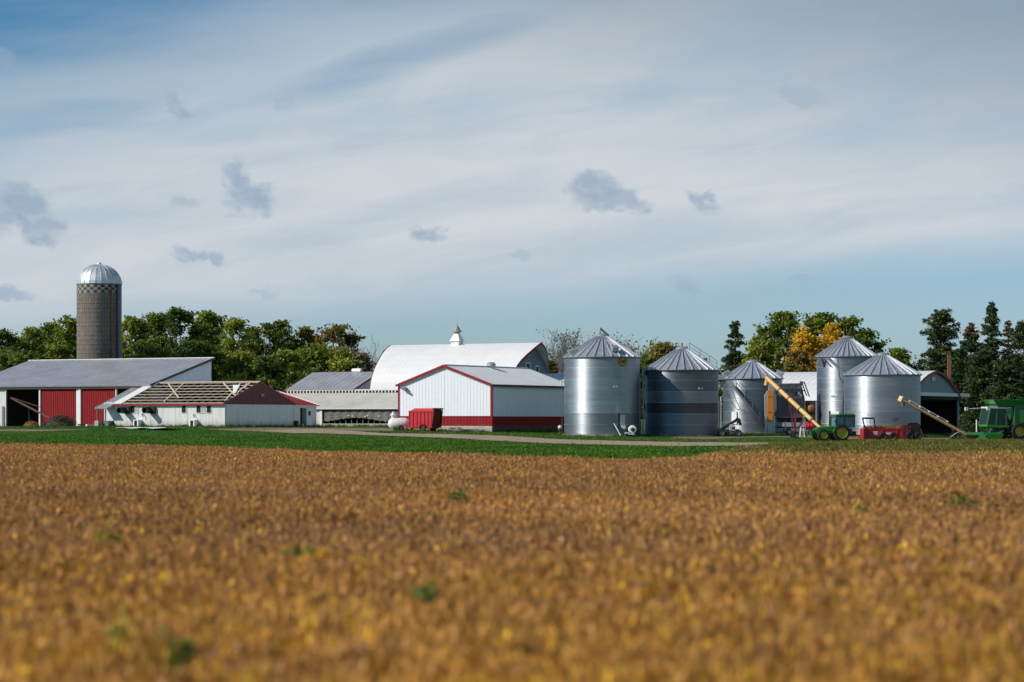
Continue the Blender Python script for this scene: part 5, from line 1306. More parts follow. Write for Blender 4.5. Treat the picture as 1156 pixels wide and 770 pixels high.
def dark_conveyor():
    L = Loc(824, 279); o = thing('grain_conveyor', 'dark wheeled grain conveyor with a raised spout in front of the stair bin', 'conveyor', L.x0, L.D)
    mb = MB(); mb.bar(L.p(813, 485.5, -.1), L.p(833, 473.2, .2), .32, .26); mb.build('boom', M['black_metal'], o)
    mb = MB(); mb.tube([L.p(831, 472.5, .2), L.p(834, 474.5, .2), L.p(836.4, 480, .15)], [.22, .24, .15], 8); mb.build('spout_hood', M['black_metal'], o, True, 45)
    mb = MB(); mb.box(L.x(823), L.x(829.5), -.5, .4, L.z(489), L.z(480.5)); mb.box(L.x(824), L.x(827), -.35, .2, L.z(480.5), L.z(479)); mb.build('engine_box', paint('pale_engine_paint', (.5, .46, .44), .5, dirt=(.2, .15, .12)), o, bevel=.05)
    mb = MB(); mb.tube([L.p(827.8, 480, .2), L.p(828.2, 477, .2), L.p(831, 476.5, .2)], .06, 6); mb.box(L.x(826), L.x(828.5), -.54, -.505, L.z(484.5), L.z(482)); mb.build('exhaust', M['black_metal'], o)
    mb = MB(); mb.box(L.x(810.5), L.x(822), -.7, .6, .25, L.z(486.5)); mb.bar((L.x(812), .6, .9), (L.x(835), .5, .45), .12); mb.bar((L.x(812), -.6, .9), (L.x(835), -.5, .45), .12); mb.build('hopper', M['black_metal'], o, bevel=.03)
    for px, y in ((814, -.85), (814, .85), (832.5, -.7), (832.5, .7)): wheel(o, (L.x(px), y, .42), .43, .25, .24, 'galv_dark')
dark_conveyor()

def dryer():
    L = Loc(886, 288); o = thing('grain_dryer', 'grey grain dryer with a tall orange end panel between two bins', 'grain dryer', L.x0, L.D)
    Y0, Y1 = -.1, 3.2
    mb = MB(); mb.ext(L.poly([(873, 449), (908, 446), (911, 466), (906, 471), (877, 471), (873, 466)]), Y0 + .3, Y1); 
    for i in range(1, 12): x = L.x(873 + 35 * i / 12); mb.box(x - .03, x + .03, Y0 + .22, Y0 + .299, L.z(466), L.z(449))
    mb.build('grain_column', paint('brown_grey_steel', (.13, .115, .12), .5, .3, var=.2, stretch=(1, 1, .3)), o)
    mb = MB(); mb.ext(L.poly([(875, 449), (875, 436.5), (880, 433), (905, 432.5), (908, 446)]), Y0 + .6, Y1 - .3); mb.build('top_hopper', M['galv_dark'], o)
    mb = MB()
    for a, b in (((876, 436), (907, 434)), ((880, 440), (886, 446)), ((890, 434), (893, 446)), ((900, 434), (896, 446)), ((876, 444), (908, 441)), ((905, 431), (911, 447)), ((908, 431), (914, 448))): mb.bar(L.p(*a, Y0 + .35), L.p(*b, Y0 + .3), .14)
    mb.tube([L.p(905, 433, Y0 + .5), L.p(905.5, 430.5, Y0 + .5)], .22, 8); mb.build('top_frame', paint('dark_blue_grey_frame', (.07, .075, .095), .5, .2), o)
    mb = MB()
    for px, py in ((879, 444), (881, 445.5), (902, 443.5), (904, 446)): mb.box(L.x(px) - .12, L.x(px) + .12, Y0 + .18, Y0 + .25, L.z(py) - .2, L.z(py) + .12)
    mb.build('reflector', M['galv_part'], o)
    # orange end panel with pointed cap, pale housings at both sides
    mb = MB(); mb.ext(L.poly([(865.8, 441), (873, 441), (873, 468), (871.5, 476), (867.2, 476), (865.8, 468)]), Y0 - .35, Y0 + .25); 
    mb.build('orange_panel', M['orange'], o, bevel=.03)
    mb = MB(); 
    for py in (448, 465.5): mb.box(L.x(866.2), L.x(872.6), Y0 - .375, Y0 - .352, L.z(py) - .03, L.z(py) + .03)
    mb.build('panel_seam', M['rust'], o)
    mb = MB(); mb.ext(L.poly([(867, 440.9), (868.3, 433), (870, 430.5), (871.7, 433), (873, 440.9)]), Y0 - .25, Y0 + .3); mb.build('pointed_cap', M['galv_part'], o)
    mb = MB(); mb.ext(L.poly([(863, 446), (865.6, 442), (865.6, 472), (863.6, 470)]), Y0 - .2, Y0 + .6); mb.ext(L.poly([(873.2, 442), (876, 445), (876.5, 462), (873.2, 468)]), Y0 - .2, Y0 + .29); mb.build('side_housing', M['galv_part'], o)
    mb = MB()
    for px in (864.5, 874): mb.box(L.x(px) - .1, L.x(px) + .1, Y0 - .1, Y0 + .2, 0, L.z(470)); 
    mb.box(L.x(866.5), L.x(872), Y0 - .2, Y0 + .2, .2, L.z(476)); mb.box(L.x(864), L.x(875), Y0 - .05, Y0 + .1, .55, .66); mb.build('leg_frame', M['galv_part'], o)
    mb = MB(); mb.ext(L.poly([(876, 471.2), (908, 471.2), (905, 477), (880, 477)]), Y0 + .8, Y1 - .3); mb.box(L.x(875), L.x(912), Y0 + .4, Y0 + .55, .75, .95); mb.box(L.x(875), L.x(912), Y1 - .6, Y1 - .45, .75, .95); mb.build('discharge_hopper', M['black_metal'], o)
    mb = MB(); 
    for px in (886.5, 911): mb.box(L.x(px) - .07, L.x(px) + .07, Y0 + .2, Y0 + .35, 0, L.z(476))
    mb.build('stand', M['galv_part'], o)
    for px in (897.5, ): mb = MB(); mb.box(L.x(px) - .1, L.x(px) + .1, Y0 - .1, Y0 + .1, 0, L.z(466)); mb.box(L.x(px) - .25, L.x(px) + .35, Y0 - .15, Y0 + .15, .0, .22); mb.build('red_post', paint('purple_red_paint', (.26, .03, .07), .5), o)
    # burner drum at the right
    mb = MB(); c = L.p(916.5, 461.5, .9); r = 5.0 * L.s; mb.lathe([(0, -.75), (r * .5, -.78), (r * .95, -.6), (r, -.3), (r, .6)], 24, c, 'y'); mb.build('burner_drum', M['rust'], o, True, 50)
    mb = MB(); mb.box(L.x(911.2), L.x(921), .4, 1.8, L.z(478), L.z(452.5)); mb.build('burner_housing', paint('dark_brown_steel', (.07, .035, .025), .6), o)
    wheel(o, (L.x(890), Y0 + .1, .42), .42, .22, .2, 'galv_dark'); wheel(o, (L.x(890), Y1, .42), .42, .22, .2, 'galv_dark')
dryer()
def small_yard():
    L = Loc(905.5, 277); o = thing('step_ladder', 'white step ladder standing beside the foot of the yellow auger', 'step ladder', L.x0, L.D)
    mb = MB(); t = L.z(482)
    for sx in (-1, 1): mb.bar((sx * .28, -.25, 0), (sx * .15, .05, t), .06); mb.bar((sx * .28, .45, 0), (sx * .15, .08, t), .05)
    for k in range(1, 5): q = k / 5; mb.box(-.26 + .12 * q, .26 - .12 * q, -.3 + .3 * q, -.15 + .3 * q, t * q, t * q + .04)
    mb.box(-.2, .2, -.05, .2, t, t + .05); mb.build('ladder_frame', M['white'], o)
    L = Loc(914, 276); o = thing('fuel_drum', 'red steel fuel drum on its side near the yellow auger foot', 'drum', L.x0, L.D)
    mb = MB(); mb.lathe([(0, -.5), (.38, -.5), (.4, -.48), (.4, -.2), (.42, -.17), (.4, -.14), (.4, .14), (.42, .17), (.4, .2), (.4, .48), (.38, .5), (0, .5)], 20, (0, 0, L.z(481.2)), 'x'); mb.build('drum_body', M['red_paint'], o, True, 40)
    mb = MB()
    for x in (-.35, .35): mb.bar((x, -.35, 0), (x, .1, L.z(483.5)), .06); mb.bar((x, .35, 0), (x, -.1, L.z(483.5)), .06)
    mb.build('drum_stand', M['dull_red'], o)
small_yard()
def yellow_auger():
    D = 273; L = Loc(896, D); o = thing('grain_auger', 'long faded yellow grain auger slanting down from the bin roof to the tractor', 'auger', L.x0, D)
    a = Vector(L.p(870.5, 425.5, 5)); b = Vector(L.p(922.5, 484.5, -4.0))
    mb = MB(); mb.tube([a, a.lerp(b, .84)], .25, 14); mb.build('tube', M['auger_yellow'], o, True, 50)
    mb = MB(); mb.tube([a.lerp(b, .84), b], .17, 12); mb.build('lower_tube', M['auger_yellow'], o, True, 50)
    mb = MB(); mb.tube([a + Vector((-.12, .05, .1)), a + Vector((.12, -.05, -.1)), a + Vector((-.05, 0, -.9))], .26, 10); mb.build('discharge_spout', M['auger_yellow'], o, True, 50)
    mb = MB()
    for t in (.25, .42, .62, .83): q = a.lerp(b, t); d = (b - a).normalized(); mb.tube([q - d * .06, q + d * .06], .31, 14)
    mb.build('flange', M['olive_yellow'], o)
    # undercarriage
    q = a.lerp(b, .42); w0 = (q.x + .6, q.y, .42)
    mb = MB()
    for sd in (-1, 1): mb.bar((q.x, q.y + sd * .1, q.z - .25), (w0[0], w0[1] + sd * 1.1, .45), .09); mb.bar((a.lerp(b, .72).x, a.lerp(b, .72).y + sd * .1, a.lerp(b, .72).z - .2), (w0[0], w0[1] + sd * 1.1, .45), .07)
    mb.tube([(w0[0], w0[1] - 1.15, .42), (w0[0], w0[1] + 1.15, .42)], .06, 6); mb.build('undercarriage', M['dull_red'], o)
    for sd in (-1, 1): wheel(o, (w0[0], w0[1] + sd * 1.2, .40), .40, .22, .2, 'galv_dark')
    mb = MB(); mb.hexa([(b.x - .1, b.y - .45, .1), (b.x + .9, b.y - .45, .1), (b.x + .9, b.y + .45, .1), (b.x - .1, b.y + .45, .1), (b.x - .4, b.y - .7, .75), (b.x + 1.1, b.y - .7, .75), (b.x + 1.1, b.y + .7, .75), (b.x - .4, b.y + .7, .75)]); mb.bar(b, (b.x + .5, b.y, .5), .3); mb.build('intake_hopper', M['auger_yellow'], o)
yellow_auger()

def tractor():
    L = Loc(942, 263.5); o = thing('tractor', 'green cab tractor with yellow wheel rims facing left beside the squat bin', 'tractor', L.x0, L.D, math.radians(13))
    x, z = L.x, L.z
    hw = .42
    mb = MB(); mb.ext(L.poly([(918.2, 483.6), (924, 481.8), (939.5, 480.6), (940, 489.5), (918.8, 489.8), (917.8, 486)]), -hw, hw); mb.build('hood', M['green_paint'], o, bevel=.09)
    mb = MB(); mb.box(x(917.5), x(918.6), -.34, .34, z(489.3), z(484.3)); mb.build('grille', M['black_metal'], o)
    mb = MB()
    for sd in (-1, 1): mb.box(x(917.6), x(918.4), sd * .24 - .1, sd * .24 + .1, z(486), z(484.8))
    mb.build('headlight', M['white'], o)
    mb = MB(); mb.box(x(920), x(938), -hw - .012, hw + .012, z(485.6), z(485.1)); mb.build('hood_stripe', M['yellow_paint'], o)
    mb = MB(); mb.box(x(921), x(958), -.3, .3, .75, z(488.5)); mb.box(x(916.5), x(921), -.35, .35, .7, 1.25); mb.build('chassis', M['dark_green'], o, bevel=.04)
    # cab
    c0, c1, ct, cb = 940.2, 962.5, 470.0, 487.0
    tp = MB(); tp.ext(L.poly([(939.3, 470.2), (940.5, 467.8), (961.5, 467.4), (963.8, 469), (963.6, 470.6)]), -.95, .95); tp.build('cab_roof', M['dark_green'], o, bevel=.06)
    fr = MB()
    for sd in (-.82, .82):
        for a, b in (((940.6, 484), (941, 470.4)), ((950.6, 485), (950.9, 470.4)), ((962.6, 482.5), (962.8, 470.4))): fr.bar(L.p(*a, sd), L.p(*b, sd), .11)
        fr.bar(L.p(940.6, 480.4, sd), L.p(950.6, 481.8, sd), .1)
    fr.build('cab_frame', M['dark_green'], o)
    g = MB(); g.ext(L.poly([(941.2, 483.5), (941.5, 470.4), (962.3, 470.4), (962.2, 482.5)]), -.80, .80); g.build('cab_glass', M['glass'], o)
    mb = MB(); mb.box(x(942), x(960), -.78, .78, z(489.5), z(483.6)); mb.build('cab_base', M['dark_green'], o)
    # fenders
    for sd in (-1, 1):
        f = MB(); cx, cz = x(946.5), z(490.3); pts = []
        for k in range(9):
            a = math.radians(165 - 150 * k / 8); pts.append((cx + 1.02 * math.cos(a), cz + 1.02 * math.sin(a)))
        pin = [(cx + .96 * math.cos(math.radians(165 - 150 * k / 8)), cz + .96 * math.sin(math.radians(165 - 150 * k / 8))) for k in range(8, -1, -1)]
        y0, y1 = (.72, 1.25) if sd > 0 else (-1.25, -.72); f.ext(pts + pin, y0, y1); f.build('fender', M['dark_green'], o)
    for sd in (-1, 1): wheel(o, (x(946.5), sd * 1.02, .88), .90, .5, .6, 'yellow_paint', lugs=20, rr=.60)
    for sd in (-1, 1): wheel(o, (x(925.3), sd * .92, .62), .63, .38, .4, 'yellow_paint', lugs=16, rr=.40)
    mb = MB(); mb.tube([(x(946.5), -1, .88), (x(946.5), 1, .88)], .12, 8); mb.tube([(x(925.3), -.9, .62), (x(925.3), .9, .62)], .1, 8); mb.build('axle', M['dark_green'], o)
    mb = MB(); mb.tube([L.p(935, 480.9, -.2), L.p(935, 476, -.2), L.p(935.8, 474.8, -.2)], .06, 8); mb.build('exhaust', M['black_metal'], o)
    mb = MB(); mb.box(x(958), x(966), -.5, .5, .5, z(487)); mb.bar((x(960), -.3, .6), (x(971), -.3, .55), .1); mb.bar((x(960), .3, .6), (x(971), .3, .55), .1); mb.build('hitch', M['black_metal'], o)
    mb = MB()
    for k in range(3): mb.box(x(912.8), x(916.4), -.4 + .28 * k, -.2 + .28 * k, .6, 1.1)
    mb.build('front_weight', M['dark_green'], o, bevel=.03)
    for px, py, y in ((938.5, 475.5, -1.1), ): mb = MB(); mb.bar(L.p(940.6, 475, -.85), L.p(px, py, y), .04); mb.box(x(px) - .04, x(px) + .04, y - .12, y + .02, z(py) - .2, z(py) + .12); mb.build('mirror', M['black_metal'], o)
tractor()

def spreader():
    L = Loc(998, 265.5); o = thing('manure_spreader', 'red manure spreader heaped with brown manure and bearing white lettering', 'manure spreader', L.x0, L.D, math.radians(3))
    x, z = L.x, L.z; w = 2.2
    z0, z1 = z(495.6), z(484.6); xa, xb = x(975.8), x(1019)
    mb = MB(); mb.ext([(xa, z0), (xb, z0), (xb, z1), (xa, z1)], -.05, .05); mb.box(xa - .02, xb, -.1, .08, z1, z1 + .09); mb.box(xa, xb, -.1, -.051, z0, z0 + .12)
    for px in (980.2, 996, 1012.5): mb.box(x(px) - .06, x(px) + .06, -.11, -.051, z0, z1)
    mb.build('near_side', M['red_paint'], o)
    mb = MB(); mb.box(xa, xb, w - .05, w + .05, z0, z1 + .09); mb.build('far_side', M['red_paint'], o)
    mb = MB(); mb.box(xa - .08, xa, -.05, w + .05, z0, z1 + .05); mb.build('front_wall', M['red_paint'], o)
    mb = MB(); mb.box(xa, xb, .06, w - .06, z0, z0 + .1); mb.build('floor', M['dull_red'], o)
    # black front guard
    mb = MB(); y0 = .15; h = z(471.8)
    mb.bar(L.p(976.6, 484.5, y0), L.p(973.8, 472.3, y0), .13); mb.bar(L.p(988.3, 484.5, y0), L.p(986.8, 472.3, y0), .13); mb.bar(L.p(973.4, 472.3, y0), L.p(987.2, 472.3, y0), .16)
    for t in (.33, .66): mb.bar(L.p(976 + 11 * t, 484, y0), L.p(974 + 12.5 * t, 472.5, y0), .03)
    mb.build('guard_frame', M['black_metal'], o)
    # lettering
    mb = MB()
    for a, b, y0_, y1_ in ((985.6, 990.8, 487.2, 488.1), (986.4, 990.2, 488.6, 489.6), (985.8, 990.4, 490.3, 491.1)): mb.box(x(a), x(b), -.066, -.052, z(y1_), z(y0_))
    mb.build('emblem', M['white'], o); mb = MB()
    for i in range(9): a = 999.5 + i * 1.12; mb.hexa([(x(a), -.066, z(489.9)), (x(a + .8), -.066, z(489.9)), (x(a + .8), -.052, z(489.9)), (x(a), -.052, z(489.9)), (x(a + .2), -.066, z(488.5)), (x(a + 1.0), -.066, z(488.5)), (x(a + 1.0), -.052, z(488.5)), (x(a + .2), -.052, z(488.5))])
    mb.box(x(1000), x(1010), -.066, -.052, z(490.6), z(490.25)); mb.build('lettering', M['white'], o)
    # load
    r2 = np.random.RandomState(15); mb = MB(); nx, ny = 26, 8; vs = []; fs = []
    for i in range(nx + 1):
        for j in range(ny + 1):
            tx, ty = i / nx, j / ny; e = math.sin(PI * ty) ** .5 * (math.sin(PI * min(1, tx * 1.02 + .02)) ** .25)
            vs.append((xa + .05 + (xb - xa - .1) * tx, .06 + (w - .12) * ty, z1 - .1 + .38 * e * (.75 + .35 * math.exp(-((tx - .72) / .18) ** 2)) + r2.uniform(-.05, .05)))
    for i in range(nx):
        for j in range(ny): fs.append((i * (ny + 1) + j, (i + 1) * (ny + 1) + j, (i + 1) * (ny + 1) + j + 1, i * (ny + 1) + j + 1))
    mb.add(vs, fs); ld = mb.build('manure_load', M['dung'], o)
    n = 1500; tx = r2.uniform(0, 1, n); ty = r2.uniform(.05, .95, n); C = np.stack([xa + .1 + (xb - xa - .2) * tx, .06 + (w - .12) * ty, z1 + .02 + .33 * np.sqrt(np.sin(PI * ty)) * (.75 + .35 * np.exp(-((tx - .72) / .18) ** 2))], -1)
    a = r2.normal(0, 1, (n, 3)); a /= np.linalg.norm(a, axis=1)[:, None]; b = np.cross(a, r2.normal(0, 1, (n, 3))); b /= np.linalg.norm(b, axis=1)[:, None]
    V = np.stack([C - a * .13, C + b * .03, C + a * .13, C - b * .03], 1).reshape(-1, 3); np_mesh('straw', V, 4, np.array((.30, .2, .07)) * r2.uniform(.4, 1.5, (n, 1)), M['needle'], ld)
    for px in (996.8, 1008.5):
        for y in (-.12, w + .12): wheel(o, (x(px), y, .44), .45, .3, .25, 'dull_red')
    mb = MB(); mb.bar((xa, .3, .55), (xa - 1.3, w / 2, .45), .14); mb.bar((xa, w - .3, .55), (xa - 1.3, w / 2, .45), .14); mb.bar((xa - 1.3, w / 2, .45), (xa - 2.0, w / 2, .5), .12); mb.build('drawbar', M['red_paint'], o)
    mb = MB(); mb.box(xb + .01, xb + .35, -.1, .03, z0 - .1, z1 + .35); mb.box(xb + .01, xb + .35, w - .03, w + .1, z0 - .1, z1 + .35); mb.box(xb + .01, xb + .35, -.1, w + .1, z1 + .36, z1 + .5); mb.build('beater_frame', M['dull_red'], o)
    for zz in (z0 + .3, z0 + .85):
        mb = MB(); mb.tube([(xb + .2, .04, zz), (xb + .2, w - .04, zz)], .13, 8)
        for k in range(14): a = k * 1.1; y = .12 + (w - .24) * k / 13; mb.bar((xb + .2, y, zz), (xb + .2 + .3 * math.cos(a), y, zz + .3 * math.sin(a)), .05)
        mb.build('beater', M['dull_red'], o)
spreader()
def maroon_wagon():
    L = Loc(1031, 269.5); o = thing('forage_wagon', 'dark maroon forage wagon in the shade behind the red spreader', 'wagon', L.x0, L.D, math.radians(10))
    x, z = L.x, L.z
    mb = MB(); mb.ext(L.poly([(1021.5, 495), (1038.5, 495.5), (1039.5, 480), (1036, 477.3), (1026, 476.8), (1021, 481)]), -.1, 2.0); mb.build('wagon_body', paint('dark_maroon_paint', (.045, .010, .012), .6, var=.3), o, bevel=.05)
    mb = MB(); mb.ext(L.poly([(1027, 493.5), (1037, 493.5), (1037.6, 481), (1028, 480.5)]), -.16, -.102); mb.build('side_screen', M['black_metal'], o)
    mb = MB()
    for px in (1023, 1026): mb.bar(L.p(px, 494, -.16), L.p(px + .6, 481, -.16), .1)
    mb.box(x(1021.5), x(1026), -.2, -.105, z(487.4), z(486)); mb.bar(L.p(1039.3, 485, -.1), L.p(1041.5, 492, -.1), .16); mb.build('corner_frame', paint('pinkish_red_paint', (.20, .06, .05), .6, var=.3), o)
    for px in (1026, 1036):
        for y in (-.25, 2.1): wheel(o, (x(px), y, .42), .42, .25, .24, 'dull_red')
maroon_wagon()

def far_auger():
    D = 268; L = Loc(1065, D); o = thing('portable_auger', 'long olive yellow portable auger rising to a lit tip before the dark shed door', 'auger', L.x0, D)
    a = Vector(L.p(1024, 449.5, 4.5)); b = Vector(L.p(1094, 493, -.6))
    mb = MB(); mb.tube([a, b], .20, 14); mb.build('tube', M['olive_yellow'], o, True, 50)
    d = (b - a).normalized(); up = Vector((0, 0, 1)); n_ = (up - d * up.dot(d)).normalized()
    mb = MB()
    for t in (.12, .27, .40, .53, .66): q = a.lerp(b, t) + n_ * .26; mb.bar(q - d * .12, q + d * .12, .14, .14)
    mb.build('truss_clamp', M['galv_part'], o)
    mb = MB(); mb.tube([a.lerp(b, .12) + n_ * .32, a.lerp(b, .68) + n_ * .32], .03, 5); mb.build('truss_rod', M['galv_part'], o)
    mb = MB(); mb.bar(a - d * .15, a + d * .35, .6, .6); mb.build('tip_housing', paint('pale_yellow_tip', (.75, .6, .35), .5), o, bevel=.06)
    mb = MB(); mb.tube([a + d * .2, a + d * .25 + Vector((.1, 0, -.75))], [.26, .2], 10); mb.build('discharge_spout', M['brown_wood'], o, True, 50)
    # hooped hose guard and wheel at the foot
    mb = MB(); pts = [L.p(1071.5 + 16 * t, 494 - 6.8 * math.sin(PI * min(1, t * .62 + .02)), -.9) for t in np.linspace(0, 1, 10)]; mb.tube(pts, .05, 6); mb.build('hose_hoop', M['galv_part'], o)
    q = a.lerp(b, .72); mb = MB()
    for sd in (-1, 1): mb.bar(q, (q.x + .5, q.y + sd * .9, .4), .08)
    mb.tube([(q.x + .5, q.y - .95, .4), (q.x + .5, q.y + .95, .4)], .05, 6); mb.build('undercarriage', M['black_metal'], o)
    for sd in (-1, 1): wheel(o, (q.x + .5, q.y + sd * 1.0, .38), .38, .2, .2, 'olive_yellow')
    mb = MB(); mb.hexa([(b.x - .4, b.y - .5, .05), (b.x + .5, b.y - .5, .05), (b.x + .5, b.y + .5, .05), (b.x - .4, b.y + .5, .05), (b.x - .7, b.y - .8, .55), (b.x + .8, b.y - .8, .55), (b.x + .8, b.y + .8, .55), (b.x - .7, b.y + .8, .55)]); mb.build('intake_hopper', M['olive_yellow'], o)
far_auger()

def combine():
    L = Loc(1140, 270); o = thing('combine_harvester', 'green combine harvester facing left with a glazed cab at the right edge', 'combine harvester', L.x0, L.D, math.radians(14))
    x, z = L.x, L.z
    hw = 1.55
    mb = MB(); mb.ext(L.poly([(1138, 459), (1180, 458), (1184, 468), (1182, 486), (1170, 492), (1144, 490), (1138, 484)]), -hw, hw); mb.build('body', M['dark_green'], o, bevel=.08)
    mb = MB(); mb.box(x(1141), x(1181), -hw - .02, hw + .02, z(480.2), z(479.3)); mb.build('side_stripe', M['yellow_paint'], o)
    mb = MB(); mb.box(x(1145), x(1160), -hw - .03, -hw - .001, z(477), z(463)); mb.box(x(1162), x(1178), -hw - .03, -hw - .001, z(477), z(463)); mb.build('side_shield', M['green_paint'], o)
    # grain tank extension
    mb = MB(); mb.hexa([(x(1117), -1.25, z(456)), (x(1172), -1.25, z(456)), (x(1172), 1.25, z(456)), (x(1117), 1.25, z(456)), (x(1112), -1.6, z(451.2)), (x(1176), -1.6, z(451.2)), (x(1176), 1.6, z(451.2)), (x(1112), 1.6, z(451.2))])
    mb.build('tank_extension', M['green_paint'], o, bevel=.05)
    mb = MB(); mb.box(x(1119), x(1172), -1.2, 1.2, z(459), z(456)); mb.build('grain_tank', M['dark_green'], o)
    # cab
    mb = MB(); mb.ext(L.poly([(1109.5, 459.3), (1139, 459.8), (1138, 462), (1110, 461.3)]), -1.1, 1.1); mb.build('cab_roof', M['white_wall'], o, bevel=.05)
    mb = MB(); mb.ext(L.poly([(1107.5, 479.5), (1111.5, 461.3), (1129.5, 462), (1133, 480.5)]), -1.0, 1.0); mb.build('cab_glass', M['dark_glass'], o)
    mb = MB()
    for sd in (-1.02, 1.02):
        for a, b in (((1107.3, 480), (1111.3, 461)), ((1118, 480), (1119.5, 461)), ((1131, 481), (1130, 461.5))): mb.bar(L.p(*a, sd), L.p(*b, sd), .12)
    mb.bar(L.p(1107.3, 480, -1), L.p(1107.3, 480, 1), .14); mb.build('cab_frame', M['green_paint'], o)
    mb = MB(); mb.ext(L.poly([(1106.5, 481.5), (1107, 479.6), (1134, 480.6), (1135, 483), (1122, 483.2)]), -1.1, 1.1); mb.build('cab_floor', M['green_paint'], o, bevel=.04)
    mb = MB(); mb.ext(L.poly([(1129, 462), (1138, 460), (1138.3, 468), (1134.5, 474)]), -1.15, -.98); mb.build('corner_panel', paint('pale_green_panel', (.12, .30, .14), .4), o)
    mb = MB(); mb.box(x(1116.5), x(1119.5), -.4, .15, z(470), z(465.5)); mb.box(x(1114), x(1121), -.35, .35, z(478), z(471)); mb.build('seat', M['green_paint'], o)
    # header and feeder house
    mb = MB(); mb.ext(L.poly([(1112, 488), (1130, 483.5), (1133, 487), (1118, 492.5)]), -.6, .6); mb.build('feeder_house', M['dark_green'], o)
    hd = MB(); hd.ext(L.poly([(1094, 492.4), (1098, 488.6), (1117, 488.4), (1119, 491), (1116, 494.6), (1097, 495)]), -2.9, 2.6); hd.build('header', M['green_paint'], o, bevel=.06)
    mb = MB(); mb.tube([(x(1097.5), -2.8, z(490.8)), (x(1097.5), 2.5, z(490.8))], .3, 12); mb.build('reel', M['dark_green'], o)
    mb = MB()
    for y in (-2.8, -1.7, -.6, .5, 1.6, 2.5): mb.hexa([(x(1086.5), y - .04, z(495.2)), (x(1096), y - .22, z(495.2)), (x(1096), y + .22, z(495.2)), (x(1086.5), y + .04, z(495.2)), (x(1086.6), y - .03, z(494.8)), (x(1096), y - .1, z(490.3)), (x(1096), y + .1, z(490.3)), (x(1086.6), y + .03, z(494.8))])
    mb.build('row_divider', M['green_paint'], o)
    mb = MB(); mb.bar(L.p(1106, 488, -1.8), L.p(1111, 484, -1.4), .1); mb.bar(L.p(1113, 490, -2.0), L.p(1126, 486.5, -1.3), .12); mb.build('lift_arm', M['galv_dark'], o)
    mb = MB(); mb.box(x(1134), x(1136.5), -1.75, -1.3, z(494), z(480)); 
    for k in range(5): mb.box(x(1130.5), x(1134), -1.75, -1.3, z(494) + .3 * k, z(494) + .3 * k + .05)
    mb.build('step_ladder', M['black_metal'], o)
    for sd in (-1, 1): wheel(o, (x(1143), sd * 1.6, .92), .93, .62, .5, 'yellow_paint', lugs=20); wheel(o, (x(1174), sd * 1.3, .62), .62, .4, .4, 'yellow_paint', lugs=14)
    for sd, px, py in ((-1, 1106.5, 461), (1, 1094, 461.5)):
        yy = sd * 1.5; mb = MB(); mb.bar(L.p(1111, 460.5, sd * 1.0), L.p(px + 1, py, yy), .05); mb.box(x(px) - .18, x(px) + .16, yy - .1, yy + .1, z(py) - .2, z(py) + .18); mb.build('mirror', M['white'], o)
    mb = MB(); mb.tube([L.p(1145, 457, .4), L.p(1210, 459, .4)], .2, 10); mb.build('unloading_auger', M['green_paint'], o)
combine()
def white_marker():
    L = Loc(1102.5, 273); o = thing('marker_post', 'thin white marker post standing between the shed and the combine', 'post', L.x0, L.D)
    mb = MB(); mb.tube([(0, 0, -.2), (0, 0, L.z(473))], .085, 8); mb.build('post_body', M['white'], o); mb = MB(); mb.lathe([(.1, L.z(474)), (.1, L.z(472.8)), (0, L.z(472.5))], 8); mb.build('post_cap', M['red_trim'], o)
white_marker()

# ------------------------------------------------------------------ trees
def leaf_cloud(rg, C, size, flat=.6, nrm=None):
    n = len(C)
    a = rg.normal(0, 1, (n, 3))
    if nrm is not None: a = np.cross(a, nrm)
    a /= np.linalg.norm(a, axis=1)[:, None]
    b = np.cross(a, rg.normal(0, 1, (n, 3)) if nrm is None else nrm); b /= np.linalg.norm(b, axis=1)[:, None]
    s = (size * rg.uniform(.6, 1.35, n))[:, None]
    return np.stack([C - a * s, C + b * s * flat, C + a * s, C - b * s * flat], 1).reshape(-1, 3)
def limb(mb, p, d, ln, r, depth, rg, tips=None, spread=.6, n=5, sides=6, kids=(2, 3)):
    pts = [Vector(p)]; rs = [r]; d = Vector(d).normalized()
    for i in range(n):
        d = (d + Vector((rg.gauss(0, .11), rg.gauss(0, .11), rg.gauss(.03, .05)))).normalized()
        pts.append(pts[-1] + d * ln / n); rs.append(max(.022, r * (1 - .5 * (i + 1) / n)))
    mb.tube(pts, rs, sides)
    if tips is not None and depth <= 1: tips.append(pts[-1])
    if depth > 0:
        for k in range(rg.randint(*kids) + (1 if depth > 2 else 0)):
            i = rg.randint(n // 2, n); q = pts[i]
            nd = (d + Vector((rg.uniform(-1, 1), rg.uniform(-1, 1), rg.uniform(-.15, .7))) * spread).normalized()
            limb(mb, q, nd, ln * rg.uniform(.55, .78), max(.024, rs[i] * .72), depth - 1, rg, tips, spread, max(3, n - 1), max(3, sides - 1), kids)
